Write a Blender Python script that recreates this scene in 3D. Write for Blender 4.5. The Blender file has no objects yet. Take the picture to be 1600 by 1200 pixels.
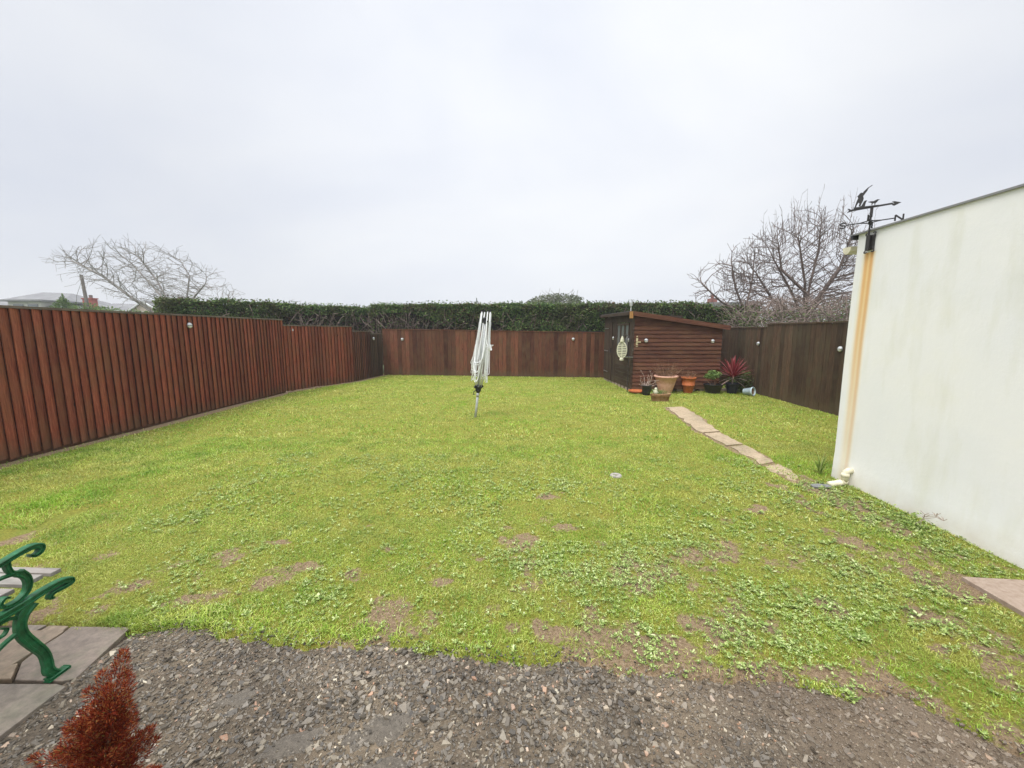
import bpy, math, random
import numpy as np
from mathutils import Vector, Matrix
random.seed(7); RNG = np.random.default_rng(7)
PI = math.pi; R = math.radians
S = bpy.context.scene; C = S.collection

# ------------------------------------------------------------------ camera
cam_data = bpy.data.cameras.new('camera')
cam = bpy.data.objects.new('camera', cam_data); C.objects.link(cam)
cam_data.sensor_fit = 'HORIZONTAL'; cam_data.sensor_width = 36.0
cam_data.lens = 36.0 * 610 / 1600
cam_data.clip_end = 3000; cam_data.clip_start = 0.05
PITCH = math.atan(82 / 610); YAW = math.atan(25 / 610 * math.cos(PITCH))
cam.location = (0, 0, 1.7); cam.rotation_euler = (PI / 2 - PITCH, 0, YAW)
S.camera = cam
S.render.resolution_x = 1024; S.render.resolution_y = 768

# ------------------------------------------------------------------ world: overcast sky
SUN_EL, SUN_AZ = R(58), R(200)
W = bpy.data.worlds.new('World'); S.world = W; W.use_nodes = True
nt = W.node_tree; nt.nodes.clear()
def wn(t, **k):
    n = nt.nodes.new(t)
    for a, b in k.items(): setattr(n, a, b)
    return n
out = wn('ShaderNodeOutputWorld')
sky = wn('ShaderNodeTexSky', sky_type='NISHITA', sun_disc=False, sun_elevation=SUN_EL, sun_rotation=SUN_AZ)
bg1 = wn('ShaderNodeBackground'); bg1.inputs[1].default_value = 0.10
nt.links.new(sky.outputs[0], bg1.inputs[0])
tc = wn('ShaderNodeTexCoord')
sep = wn('ShaderNodeSeparateXYZ'); nt.links.new(tc.outputs['Generated'], sep.inputs[0])
mp = wn('ShaderNodeMapping'); mp.inputs['Scale'].default_value = (1, 1, 2.2)
nt.links.new(tc.outputs['Generated'], mp.inputs[0])
nz = wn('ShaderNodeTexNoise'); nz.inputs['Scale'].default_value = 1.3; nz.inputs['Detail'].default_value = 4; nz.inputs['Roughness'].default_value = .5
nz.inputs['Distortion'].default_value = .4
nt.links.new(mp.outputs[0], nz.inputs['Vector'])
cr = wn('ShaderNodeValToRGB')
cr.color_ramp.elements[0].position = .28; cr.color_ramp.elements[0].color = (.67, .705, .79, 1)
cr.color_ramp.elements[1].position = .70; cr.color_ramp.elements[1].color = (.83, .845, .87, 1)
nt.links.new(nz.outputs[0], cr.inputs[0])
# brightness with height: an overcast sky is brightest overhead
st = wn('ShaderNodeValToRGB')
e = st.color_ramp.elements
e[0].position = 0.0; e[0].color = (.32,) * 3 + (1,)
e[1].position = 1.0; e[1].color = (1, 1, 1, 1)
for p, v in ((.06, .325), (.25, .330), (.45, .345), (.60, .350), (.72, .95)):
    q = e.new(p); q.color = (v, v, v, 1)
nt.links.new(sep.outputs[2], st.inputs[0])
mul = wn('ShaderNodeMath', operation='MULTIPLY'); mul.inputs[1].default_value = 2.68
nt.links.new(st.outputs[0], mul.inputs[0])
# thinner, brighter cloud in one part of the sky
dotn = wn('ShaderNodeVectorMath', operation='DOT_PRODUCT'); dotn.inputs[1].default_value = (.02, .93, .36)
nt.links.new(tc.outputs['Generated'], dotn.inputs[0])
mr_ = wn('ShaderNodeMapRange', interpolation_type='SMOOTHSTEP'); mr_.inputs[1].default_value = .72; mr_.inputs[2].default_value = 1.0; mr_.inputs[3].default_value = .93; mr_.inputs[4].default_value = 1.05
nt.links.new(dotn.outputs['Value'], mr_.inputs[0])
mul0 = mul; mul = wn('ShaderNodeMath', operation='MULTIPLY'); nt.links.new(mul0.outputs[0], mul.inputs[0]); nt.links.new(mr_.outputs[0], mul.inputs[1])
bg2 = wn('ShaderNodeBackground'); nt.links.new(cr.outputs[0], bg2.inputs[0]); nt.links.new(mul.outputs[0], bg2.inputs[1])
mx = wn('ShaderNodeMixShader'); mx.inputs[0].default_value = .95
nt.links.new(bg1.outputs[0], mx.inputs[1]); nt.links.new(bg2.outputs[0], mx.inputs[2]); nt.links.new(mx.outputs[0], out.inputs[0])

sun_d = bpy.data.lights.new('sun', 'SUN'); sun_d.energy = 2.1; sun_d.angle = R(25); sun_d.color = (1, .96, .9)
sun = bpy.data.objects.new('sun', sun_d); C.objects.link(sun)
# light comes from behind-left of the camera, high
dirv = Vector((-.45, -.55, 1.3)).normalized()
sun.rotation_euler = dirv.to_track_quat('Z', 'Y').to_euler()
S.view_settings.view_transform = 'Standard'; S.view_settings.look = 'None'
S.view_settings.exposure = 0.36; S.view_settings.gamma = 1.0
try:
    S.cycles.max_bounces = 6; S.cycles.transparent_max_bounces = 6
except Exception: pass

# ------------------------------------------------------------------ helpers
def tag(o, label=None, cat=None, group=None, kind=None):
    if label: o['label'] = label
    if cat: o['category'] = cat
    if group: o['group'] = group
    if kind: o['kind'] = kind
    return o

def empty(name, loc, label, cat, group=None, rz=0):
    o = bpy.data.objects.new(name, None); C.objects.link(o)
    o.location = loc; o.rotation_euler = (0, 0, rz); o.empty_display_size = .1
    return tag(o, label, cat, group)

def link(name, me, mat, parent=None, smooth=False):
    if isinstance(mat, (list, tuple)):
        for m in mat: me.materials.append(m)
    else: me.materials.append(mat)
    me.polygons.foreach_set('use_smooth', np.full(len(me.polygons), bool(smooth)))
    o = bpy.data.objects.new(name, me); C.objects.link(o)
    if parent: o.parent = parent
    return o

class MB:
    """collects verts / faces (in the thing's own space)"""
    def __init__(s): s.v = []; s.f = []; s.m = []
    def add(s, vs, fs, mi=0):
        k = len(s.v); s.v += [tuple(p) for p in vs]; s.f += [tuple(i + k for i in f) for f in fs]; s.m += [mi] * len(fs)
    def box(s, a, b, mi=0, rot=None, ctr=None):
        x0, y0, z0 = a; x1, y1, z1 = b
        vs = [(x0, y0, z0), (x1, y0, z0), (x1, y1, z0), (x0, y1, z0), (x0, y0, z1), (x1, y0, z1), (x1, y1, z1), (x0, y1, z1)]
        if rot is not None:
            c = Vector(ctr if ctr else ((x0 + x1) / 2, (y0 + y1) / 2, (z0 + z1) / 2))
            vs = [tuple(rot @ (Vector(p) - c) + c) for p in vs]
        s.add(vs, [(0, 3, 2, 1), (4, 5, 6, 7), (0, 1, 5, 4), (1, 2, 6, 5), (2, 3, 7, 6), (3, 0, 4, 7)], mi)
    def bar(s, p, q, w, h, up=(0, 0, 1), mi=0):
        p = Vector(p); q = Vector(q); d = (q - p).normalized(); u = Vector(up)
        x = d.cross(u).normalized() * w / 2; z = x.cross(d).normalized() * h / 2
        vs = [p - x - z, p + x - z, p + x + z, p - x + z, q - x - z, q + x - z, q + x + z, q - x + z]
        s.add(vs, [(0, 1, 2, 3), (7, 6, 5, 4), (0, 4, 5, 1), (1, 5, 6, 2), (2, 6, 7, 3), (3, 7, 4, 0)], mi)
    def tube(s, pts, r, n=8, mi=0, cap=True):
        pts = [Vector(p) for p in pts]; N = len(pts)
        rr = list(r) if isinstance(r, (list, tuple)) else [r] * N
        vs = []; prev = None
        for i, p in enumerate(pts):
            d = (pts[min(i + 1, N - 1)] - pts[max(i - 1, 0)]).normalized()
            a = prev if prev is not None else (Vector((0, 0, 1)) if abs(d.z) < .9 else Vector((1, 0, 0)))
            x = (a - d * a.dot(d)).normalized(); prev = x; y = d.cross(x)
            for k in range(n):
                t = 2 * PI * k / n; vs.append(p + (x * math.cos(t) + y * math.sin(t)) * rr[i])
        fs = [(i * n + k, i * n + (k + 1) % n, (i + 1) * n + (k + 1) % n, (i + 1) * n + k) for i in range(N - 1) for k in range(n)]
        if cap: fs += [tuple(range(n))[::-1], tuple((N - 1) * n + k for k in range(n))]
        s.add(vs, fs, mi)
    def lathe(s, prof, ctr=(0, 0, 0), n=24, mi=0, M=None, cap=False, sx=1, sy=1):
        vs = []
        for r, z in prof:
            for k in range(n):
                t = 2 * PI * k / n; p = Vector((r * math.cos(t) * sx, r * math.sin(t) * sy, z))
                if M is not None: p = M @ p
                vs.append(p + Vector(ctr))
        N = len(prof)
        fs = [(i * n + k, i * n + (k + 1) % n, (i + 1) * n + (k + 1) % n, (i + 1) * n + k) for i in range(N - 1) for k in range(n)]
        if cap: fs += [tuple(range(n))[::-1], tuple((N - 1) * n + k for k in range(n))]
        s.add(vs, fs, mi)
    def prism(s, poly, f, t0, t1, mi=0):
        """poly 2-D, f(u,v,t)->xyz"""
        n = len(poly)
        vs = [f(u, v, t0) for u, v in poly] + [f(u, v, t1) for u, v in poly]
        fs = [tuple(range(n))[::-1], tuple(range(n, 2 * n))] + [(i, (i + 1) % n, n + (i + 1) % n, n + i) for i in range(n)]
        s.add(vs, fs, mi)
    def build(s, name, mat, parent=None, smooth=False, bevel=0):
        me = bpy.data.meshes.new(name); me.from_pydata(s.v, [], s.f); me.update()
        if isinstance(mat, (list, tuple)): me.polygons.foreach_set('material_index', s.m)
        o = link(name, me, mat, parent, smooth)
        if bevel:
            b = o.modifiers.new('b', 'BEVEL'); b.width = bevel; b.segments = 2; b.limit_method = 'ANGLE'
        return o

def npmesh(name, V, F, mat, parent=None, smooth=False, attr=None, mi=None):
    V = np.asarray(V, np.float32).reshape(-1, 3); F = np.asarray(F, np.int32); k = F.shape[1]; n = len(F)
    me = bpy.data.meshes.new(name)
    me.vertices.add(len(V)); me.vertices.foreach_set('co', V.ravel())
    me.loops.add(n * k); me.loops.foreach_set('vertex_index', F.ravel())
    me.polygons.add(n); me.polygons.foreach_set('loop_start', np.arange(n, dtype=np.int32) * k)
    try: me.polygons.foreach_set('loop_total', np.full(n, k, np.int32))
    except Exception: pass
    if mi is not None: me.polygons.foreach_set('material_index', np.asarray(mi, np.int32))
    me.update(calc_edges=True)
    if attr is not None:
        a = me.attributes.new('cov', 'FLOAT', 'POINT'); a.data.foreach_set('value', np.asarray(attr, np.float32))
    return link(name, me, mat, parent, smooth)

def segs(P0, P1, R0, R1, n=4):
    """tapered prisms for many segments at once -> V, F(quads)"""
    P0 = np.asarray(P0, float); P1 = np.asarray(P1, float); R0 = np.asarray(R0, float); R1 = np.asarray(R1, float)
    D = P1 - P0; L = np.linalg.norm(D, axis=1, keepdims=True); D = D / np.maximum(L, 1e-9)
    A = np.where(np.abs(D[:, 2:3]) < .9, np.array([[0, 0, 1.]]), np.array([[1., 0, 0]]))
    X = np.cross(D, A); X /= np.linalg.norm(X, axis=1, keepdims=True); Y = np.cross(D, X)
    V = np.empty((len(P0), 2 * n, 3))
    for k in range(n):
        t = 2 * PI * k / n; u = X * math.cos(t) + Y * math.sin(t)
        V[:, k] = P0 + u * R0[:, None]; V[:, n + k] = P1 + u * R1[:, None]
    b = (np.arange(len(P0)) * 2 * n)[:, None, None]
    q = np.array([[k, (k + 1) % n, n + (k + 1) % n, n + k] for k in range(n)])[None]
    return V.reshape(-1, 3), (q + b).reshape(-1, 4)

def vnoise(x, y, s, seed):
    g = np.random.default_rng(seed).random((257, 257)); x = np.asarray(x) * s + 100; y = np.asarray(y) * s + 100
    xi = np.floor(x).astype(int); yi = np.floor(y).astype(int); fx = x - xi; fy = y - yi
    fx = fx * fx * (3 - 2 * fx); fy = fy * fy * (3 - 2 * fy); xi %= 256; yi %= 256
    return (g[xi, yi] * (1 - fx) + g[xi + 1, yi] * fx) * (1 - fy) + (g[xi, yi + 1] * (1 - fx) + g[xi + 1, yi + 1] * fx) * fy
def fbm(x, y, s, seed, o=3):
    t = 0; a = 1; w = 0
    for i in range(o): t = t + vnoise(x, y, s * 2 ** i, seed + i) * a; w += a; a *= .5
    return t / w

# ------------------------------------------------------------------ materials
def mat(name, build=None, col=(.5, .5, .5), rough=.7, metal=0, spec=.5):
    m = bpy.data.materials.new(name); m.use_nodes = True
    t = m.node_tree; b = t.nodes['Principled BSDF']
    b.inputs['Base Color'].default_value = (*col, 1); b.inputs['Roughness'].default_value = rough
    b.inputs['Metallic'].default_value = metal; b.inputs['Specular IOR Level'].default_value = spec
    if build: build(t, b)
    return m
def N(t, k, **a):
    n = t.nodes.new(k)
    for x, y in a.items():
        if x.startswith('i_'): n.inputs[x[2:]].default_value = y
        else: setattr(n, x, y)
    return n
def L(t, a, b): t.links.new(a, b)
def noise(t, scale, detail=4, rough=.6, coord='Object', stretch=None, dist=0, obj=None):
    c = N(t, 'ShaderNodeTexCoord'); v = c.outputs[coord]
    if stretch:
        mpn = N(t, 'ShaderNodeMapping'); mpn.inputs['Scale'].default_value = stretch; L(t, v, mpn.inputs[0]); v = mpn.outputs[0]
    n = N(t, 'ShaderNodeTexNoise'); n.inputs['Scale'].default_value = scale; n.inputs['Detail'].default_value = detail
    n.inputs['Roughness'].default_value = rough; n.inputs['Distortion'].default_value = dist
    L(t, v, n.inputs['Vector']); return n.outputs[0]
def ramp(t, fac, stops):
    r = N(t, 'ShaderNodeValToRGB'); e = r.color_ramp.elements
    e[0].position = stops[0][0]; e[0].color = (*stops[0][1], 1); e[1].position = stops[-1][0]; e[1].color = (*stops[-1][1], 1)
    for p, c in stops[1:-1]:
        q = e.new(p); q.color = (*c, 1)
    L(t, fac, r.inputs[0]); return r.outputs[0]
def mixc(t, fac, a, b, mode='MIX'):
    m = N(t, 'ShaderNodeMix', data_type='RGBA', blend_type=mode)
    for s_, v in ((0, fac), (6, a), (7, b)):
        if isinstance(v, (int, float)): m.inputs[s_].default_value = v
        elif isinstance(v, tuple): m.inputs[s_].default_value = (*v, 1)
        else: L(t, v, m.inputs[s_])
    return m.outputs[2]
def bump(t, b, h, strength=.3, dist=.01):
    n = N(t, 'ShaderNodeBump'); n.inputs['Strength'].default_value = strength; n.inputs['Distance'].default_value = dist
    L(t, h, n.inputs['Height']); L(t, n.outputs[0], b.inputs['Normal'])
def island(t): return N(t, 'ShaderNodeNewGeometry').outputs['Random Per Island']

def wood(c0, c1, c2, grain=(18, 18, 1.2), rough=.75, moss=None, vary=.55):
    def f(t, b):
        # boards are cut from different stock: each island shifts the grain and the tone
        isl = island(t); c = N(t, 'ShaderNodeTexCoord')
        addv = N(t, 'ShaderNodeVectorMath', operation='ADD'); comb = N(t, 'ShaderNodeCombineXYZ')
        ml = N(t, 'ShaderNodeMath', operation='MULTIPLY'); ml.inputs[1].default_value = 37.0; L(t, isl, ml.inputs[0])
        for i in range(3): L(t, ml.outputs[0], comb.inputs[i])
        L(t, c.outputs['Object'], addv.inputs[0]); L(t, comb.outputs[0], addv.inputs[1])
        mpn = N(t, 'ShaderNodeMapping'); mpn.inputs['Scale'].default_value = grain; L(t, addv.outputs[0], mpn.inputs[0])
        n1 = N(t, 'ShaderNodeTexNoise'); n1.inputs['Scale'].default_value = 3; n1.inputs['Detail'].default_value = 6; n1.inputs['Roughness'].default_value = .7; n1.inputs['Distortion'].default_value = .6
        L(t, mpn.outputs[0], n1.inputs['Vector'])
        col = ramp(t, n1.outputs[0], [(.3, c0), (.5, c1), (.72, c2)])
        tone = ramp(t, isl, [(0, (1 - vary,) * 3), (1, (1 + vary * .5,) * 3)])
        col = mixc(t, 1.0, col, tone, 'MULTIPLY')
        # blotchy weathering + knots
        n2 = N(t, 'ShaderNodeTexNoise'); n2.inputs['Scale'].default_value = 2.2; n2.inputs['Detail'].default_value = 5; L(t, addv.outputs[0], n2.inputs['Vector'])
        col = mixc(t, ramp(t, n2.outputs[0], [(.42, (0, 0, 0)), (.7, (.55,) * 3)]), col, moss or (c2[0] * .9, c2[1] * 1.2, c2[2] * 1.1))
        vo = N(t, 'ShaderNodeTexVoronoi'); vo.inputs['Scale'].default_value = 3.3
        mk = N(t, 'ShaderNodeMapping'); mk.inputs['Scale'].default_value = (1, 1, .55) if grain[2] < grain[0] else (.55, .55, 1); L(t, addv.outputs[0], mk.inputs[0]); L(t, mk.outputs[0], vo.inputs['Vector'])
        col = mixc(t, ramp(t, vo.outputs['Distance'], [(.035, (.8,) * 3), (.075, (0, 0, 0))]), col, (.02, .01, .006))
        b.inputs['Specular IOR Level'].default_value = .22
        sz = N(t, 'ShaderNodeSeparateXYZ'); L(t, c.outputs['Object'], sz.inputs[0]); za = N(t, 'ShaderNodeMath', operation='MULTIPLY_ADD'); za.inputs[1].default_value = .5; L(t, noise(t, 6, 5, .7), za.inputs[0]); L(t, sz.outputs[2], za.inputs[2])
        zm = N(t, 'ShaderNodeMapRange'); zm.inputs[1].default_value = .30; zm.inputs[2].default_value = .52; zm.inputs[3].default_value = .55; zm.inputs[4].default_value = 0; L(t, za.outputs[0], zm.inputs[0])
        col = mixc(t, zm.outputs[0], col, (.10, .075, .04))
        L(t, col, b.inputs['Base Color'])
        L(t, ramp(t, n1.outputs[0], [(.3, (rough - .12,) * 3), (.8, (rough + .12,) * 3)]), b.inputs['Roughness'])
        bump(t, b, n1.outputs[0], .45, .006)
    return f
def mottled(stops, scale=8, rough=.8, bs=.3, bd=.01, detail=5, stretch=None):
    def f(t, b):
        n = noise(t, scale, detail, stretch=stretch); L(t, ramp(t, n, stops), b.inputs['Base Color'])
        b.inputs['Roughness'].default_value = rough; bump(t, b, noise(t, scale * 4, 4), bs, bd)
    return f

M_red = mat('stained fence wood', wood((.09, .020, .011), (.235, .060, .031), (.36, .125, .062), vary=.36, moss=(.17, .085, .040)))
M_redcap = mat('fence cap wood', wood((.07, .05, .035), (.13, .095, .07), (.19, .15, .12), (1.2, 1.2, 9), vary=.2))
M_back = mat('brown fence wood', wood((.045, .016, .010), (.13, .046, .025), (.22, .09, .05), vary=.6, moss=(.12, .075, .035)))
M_right = mat('dark fence wood', wood((.028, .017, .010), (.082, .048, .028), (.155, .10, .06), vary=.5, moss=(.085, .075, .04)))
M_shed = mat('shed wood', wood((.045, .017, .011), (.115, .044, .027), (.20, .085, .048), (1.3, 1.3, 16), vary=.35, moss=(.15, .075, .035)))
M_sheddark = mat('shed dark wood', wood((.022, .014, .010), (.055, .034, .024), (.085, .058, .042), vary=.3))
M_shednew = mat('raw pine', wood((.25, .11, .04), (.36, .17, .06), (.45, .25, .10), vary=.2))
M_felt = mat('roof felt', mottled([(.3, (.06, .06, .055)), (.7, (.12, .12, .11))], 12))
M_slat = mat('bench slat wood', wood((.16, .13, .12), (.28, .23, .21), (.40, .35, .32), (1.2, 14, 14), rough=.55, vary=.3))
def green_iron(t, b):
    n = noise(t, 30, 4); L(t, ramp(t, n, [(.3, (.003, .055, .014)), (.6, (.008, .12, .038)), (.8, (.025, .19, .085))]), b.inputs['Base Color'])
    n2 = noise(t, 26, 6, .75); base = b.inputs['Base Color'].links[0].from_socket
    L(t, mixc(t, ramp(t, n2, [(.66, (0, 0, 0)), (.70, (.85,) * 3)]), base, (.07, .035, .02)), b.inputs['Base Color'])
    b.inputs['Roughness'].default_value = .48; bump(t, b, noise(t, 110, 5, .7), .5, .004)
M_iron = mat('green cast iron', green_iron)
M_black = mat('black plastic', col=(.012, .012, .014), rough=.4)
M_blackiron = mat('black wrought iron', mottled([(.3, (.012, .012, .013)), (.7, (.035, .03, .028))], 40, .55))
M_white = mat('white coated metal', mottled([(.3, (.60, .62, .62)), (.7, (.74, .75, .75))], 25, .4, .1))
M_line = mat('white washing line', col=(.82, .83, .84), rough=.6)
M_alu = mat('grey aluminium tube', mottled([(.3, (.36, .38, .39)), (.7, (.50, .51, .52))], 25, .4, .1))
M_glass = mat('dark window glass', col=(.16, .18, .18), rough=.08, spec=.8)
M_lens = mat('frosted lens', col=(.85, .86, .86), rough=.25)
M_steel = mat('brushed steel', col=(.30, .31, .30), rough=.35, metal=.7)
M_brass = mat('pale brass', mottled([(.3, (.45, .38, .20)), (.7, (.60, .54, .34))], 30, .45))
M_cream = mat('cream painted metal', mottled([(.3, (.52, .52, .38)), (.7, (.68, .67, .50))], 30, .6))
M_pvc = mat('cream plastic pipe', mottled([(.3, (.60, .55, .38)), (.7, (.78, .74, .58))], 14, .45, .1))
M_brick = mat('pale brick', mottled([(.3, (.30, .22, .17)), (.7, (.48, .40, .33))], 20))
M_terra = mat('pink terracotta', mottled([(.3, (.58, .30, .21)), (.7, (.76, .48, .37))], 14, .8))
M_orange = mat('orange clay', mottled([(.3, (.34, .085, .02)), (.7, (.50, .15, .045))], 14, .7))
M_oldclay = mat('weathered clay', mottled([(.3, (.19, .11, .045)), (.6, (.34, .19, .10)), (.8, (.24, .22, .10))], 16, .85))
M_blue = mat('pale blue glaze', mottled([(.3, (.40, .52, .58)), (.7, (.55, .66, .70))], 18, .4, .1))
M_soil = mat('pot soil', mottled([(.3, (.03, .02, .012)), (.7, (.07, .05, .03))], 40, .9))
M_twig = mat('dry twig', mottled([(.3, (.17, .09, .05)), (.7, (.30, .18, .10))], 20))
M_drytw = mat('pale dry twig', mottled([(.3, (.30, .22, .17)), (.7, (.45, .36, .30))], 20))

def leafmat(name, stops, rough=.5, trans=.25, big=None, near=False):
    def f(t, b):
        col = ramp(t, island(t), stops)
        if big: col = mixc(t, ramp(t, noise(t, big[0], 3), [(.4, (0, 0, 0)), (.65, (1, 1, 1))]), col, mixc(t, .6, col, big[1]))
        if near:      # yellowed, moss-olive worn turf in drifts
            n3 = noise(t, .8, 7, .68); col = mixc(t, ramp(t, n3, [(.46, (0, 0, 0)), (.62, (.8,) * 3)]), col, mixc(t, .6, col, (.56, .46, .15)))
            n4 = noise(t, 3.2, 5, .7); col = mixc(t, 1.0, col, ramp(t, n4, [(.32, (.52, .62, .6)), (.62, (1.14, 1.12, 1.15))]), 'MULTIPLY')
        L(t, col, b.inputs['Base Color']); b.inputs['Roughness'].default_value = rough; b.inputs['Specular IOR Level'].default_value = .25
        tr = N(t, 'ShaderNodeBsdfTranslucent'); L(t, col, tr.inputs[0]); ms = N(t, 'ShaderNodeMixShader'); ms.inputs[0].default_value = trans
        o = t.nodes['Material Output']; L(t, b.outputs[0], ms.inputs[1]); L(t, tr.outputs[0], ms.inputs[2]); L(t, ms.outputs[0], o.inputs[0])
    return mat(name, f)
M_grass = leafmat('grass blades', [(0, (.12, .21, .025)), (.35, (.32, .46, .06)), (.68, (.60, .72, .14)), (.88, (.86, .90, .36)), (.93, (.68, .58, .24)), (1, (.48, .36, .16))], .45, .3, (.9, (.20, .44, .01)), near=True)
M_weed = leafmat('lawn weed leaves', [(0, (.11, .18, .035)), (.5, (.26, .36, .085)), (.85, (.45, .53, .19)), (1, (.60, .66, .35))], .4, .2)
M_hedge = leafmat('hedge leaves', [(0, (.03, .065, .016)), (.5, (.08, .155, .04)), (.85, (.16, .26, .065)), (1, (.28, .38, .12))], .55, .2, (1.2, (.09, .075, .03)))
M_hedgebrown = leafmat('dead hedge leaves', [(0, (.045, .022, .016)), (.6, (.10, .055, .035)), (1, (.18, .12, .08))], .7, .1)
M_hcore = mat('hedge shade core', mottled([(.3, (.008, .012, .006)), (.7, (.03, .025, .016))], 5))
M_barkgrey = mat('grey bark', mottled([(.3, (.20, .185, .17)), (.7, (.34, .31, .29))], 6))
M_bark = mat('brown bark', mottled([(.3, (.10, .07, .06)), (.7, (.19, .145, .125))], 6))
M_farleaf = leafmat('far conifer leaves', [(0, (.06, .12, .03)), (.6, (.14, .22, .05)), (1, (.24, .32, .09))], .6, .1)
M_rtwig = mat('russet stem', col=(.12, .035, .02))
M_redfol = leafmat('russet needles', [(0, (.06, .006, .003)), (.4, (.18, .020, .007)), (.75, (.33, .05, .015)), (.93, (.50, .19, .06)), (1, (.22, .20, .05))], .6, .25)
M_cord = leafmat('dark red sword leaves', [(0, (.15, .014, .022)), (.6, (.34, .05, .06)), (1, (.52, .20, .19))], .4, .2)
M_cordpale = leafmat('faded pink sword leaves', [(0, (.36, .22, .19)), (1, (.5, .36, .32))], .5, .2)
M_green = leafmat('shrub leaves', [(0, (.07, .13, .03)), (.6, (.18, .28, .07)), (1, (.34, .42, .16))], .5, .2)
M_slate = mat('roof slate', mottled([(.3, (.13, .13, .135)), (.7, (.22, .22, .22))], 1.5, .6))
M_housew = mat('far house render', mottled([(.3, (.50, .48, .44)), (.7, (.62, .60, .56))], 2))
M_chim = mat('red chimney brick', mottled([(.3, (.28, .06, .04)), (.7, (.40, .11, .08))], 3))
M_pole = mat('pole timber', mottled([(.3, (.12, .10, .09)), (.7, (.2, .17, .15))], 4))

def m_ground(t, b):
    at = N(t, 'ShaderNodeAttribute', attribute_name='cov')
    n1 = noise(t, 55, 6, .7); n2 = noise(t, 5, 5, .65); n3 = noise(t, 1.1, 3)
    soil = ramp(t, n1, [(.3, (.13, .085, .045)), (.55, (.33, .235, .145)), (.75, (.47, .37, .26))])
    moss = mixc(t, ramp(t, n2, [(.35, (0, 0, 0)), (.65, (1, 1, 1))]), ramp(t, n1, [(.3, (.10, .12, .018)), (.7, (.34, .38, .07))]), ramp(t, n1, [(.3, (.15, .14, .02)), (.7, (.36, .33, .06))]))
    cv = N(t, 'ShaderNodeMath', operation='ADD'); ns = N(t, 'ShaderNodeMath', operation='MULTIPLY_ADD'); ns.inputs[1].default_value = 1.5; ns.inputs[2].default_value = -.78; L(t, noise(t, 22, 5, .75), ns.inputs[0])
    L(t, at.outputs['Fac'], cv.inputs[0]); L(t, ns.outputs[0], cv.inputs[1])
    L(t, mixc(t, ramp(t, cv.outputs[0], [(.14, (0, 0, 0)), (.42, (1, 1, 1))]), soil, moss), b.inputs['Base Color'])
    b.inputs['Roughness'].default_value = .85; b.inputs['Specular IOR Level'].default_value = .15; bump(t, b, n1, 1, .03)
M_lawn = mat('lawn soil and moss', m_ground)
M_earth = mat('field ground', mottled([(.3, (.05, .08, .02)), (.7, (.10, .14, .04))], .3, .9))
def damp(t, col, k):
    """wet dark drifts and earth trodden over the stones towards the right-hand end"""
    col = mixc(t, 1.0, col, ramp(t, noise(t, 1.9, 5, .6), [(.34, (.62, .60, .58)), (.60, (1.15, 1.12, 1.07))]), 'MULTIPLY')
    c = N(t, 'ShaderNodeTexCoord'); sp = N(t, 'ShaderNodeSeparateXYZ'); L(t, c.outputs['Object'], sp.inputs[0]); ad = N(t, 'ShaderNodeMath', operation='MULTIPLY_ADD'); ad.inputs[1].default_value = 3.0
    L(t, noise(t, 2.6, 6, .65), ad.inputs[0]); L(t, sp.outputs[0], ad.inputs[2]); mr = N(t, 'ShaderNodeMapRange'); mr.inputs[1].default_value = 1.9; mr.inputs[2].default_value = 3.6; mr.inputs[3].default_value = 0; mr.inputs[4].default_value = .62 * k
    L(t, ad.outputs[0], mr.inputs[0]); return mixc(t, mr.outputs[0], col, mixc(t, noise(t, 40, 5, .7), (.12, .085, .055), (.36, .27, .19)))
def m_gravel(t, b):
    n1 = noise(t, 60, 6, .75); n2 = noise(t, 2.5, 4); n3 = noise(t, 14, 5, .7)
    c = ramp(t, n1, [(.28, (.04, .032, .024)), (.5, (.145, .118, .088)), (.7, (.30, .25, .19))])
    c2 = ramp(t, n3, [(.35, (.11, .088, .06)), (.65, (.30, .235, .16))])
    L(t, damp(t, mixc(t, ramp(t, n2, [(.4, (.2,) * 3), (.6, (.75,) * 3)]), c, c2), 1.0), b.inputs['Base Color'])
    b.inputs['Roughness'].default_value = .6; b.inputs['Specular IOR Level'].default_value = .35; bump(t, b, n1, 1, .02)
M_gravel = mat('gravel bed', m_gravel)
def m_chips(t, b):
    c = ramp(t, island(t), [(0, (.06, .052, .042)), (.35, (.135, .118, .093)), (.75, (.22, .19, .15)), (.93, (.32, .28, .21)), (.955, (.28, .24, .19)), (.975, (.42, .24, .15)), (1, (.58, .54, .42))])
    n = noise(t, 80, 4); L(t, damp(t, mixc(t, .5, c, mixc(t, n, (.2, .2, .2), (1, 1, 1)), 'MULTIPLY'), .75), b.inputs['Base Color'])
    b.inputs['Roughness'].default_value = .42; bump(t, b, n, .5, .004)
M_chips = mat('slate chips', m_chips)
def m_flag(t, b):
    c = ramp(t, island(t), [(0, (.27, .20, .13)), (.3, (.21, .185, .155)), (.6, (.30, .22, .14)), (1, (.20, .165, .14))])
    n = noise(t, 22, 6, .7); c = mixc(t, .7, c, ramp(t, n, [(.3, (.45,) * 3), (.7, (1.35,) * 3)]), 'MULTIPLY')
    n2 = noise(t, 5, 6, .7); c = mixc(t, ramp(t, n2, [(.5, (0, 0, 0)), (.7, (.6,) * 3)]), c, (.14, .15, .09))
    L(t, c, b.inputs['Base Color']); L(t, ramp(t, n2, [(.35, (.3,) * 3), (.65, (.65,) * 3)]), b.inputs['Roughness']); bump(t, b, n, .5, .006)
M_flag = mat('flagstone', m_flag)
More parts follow.
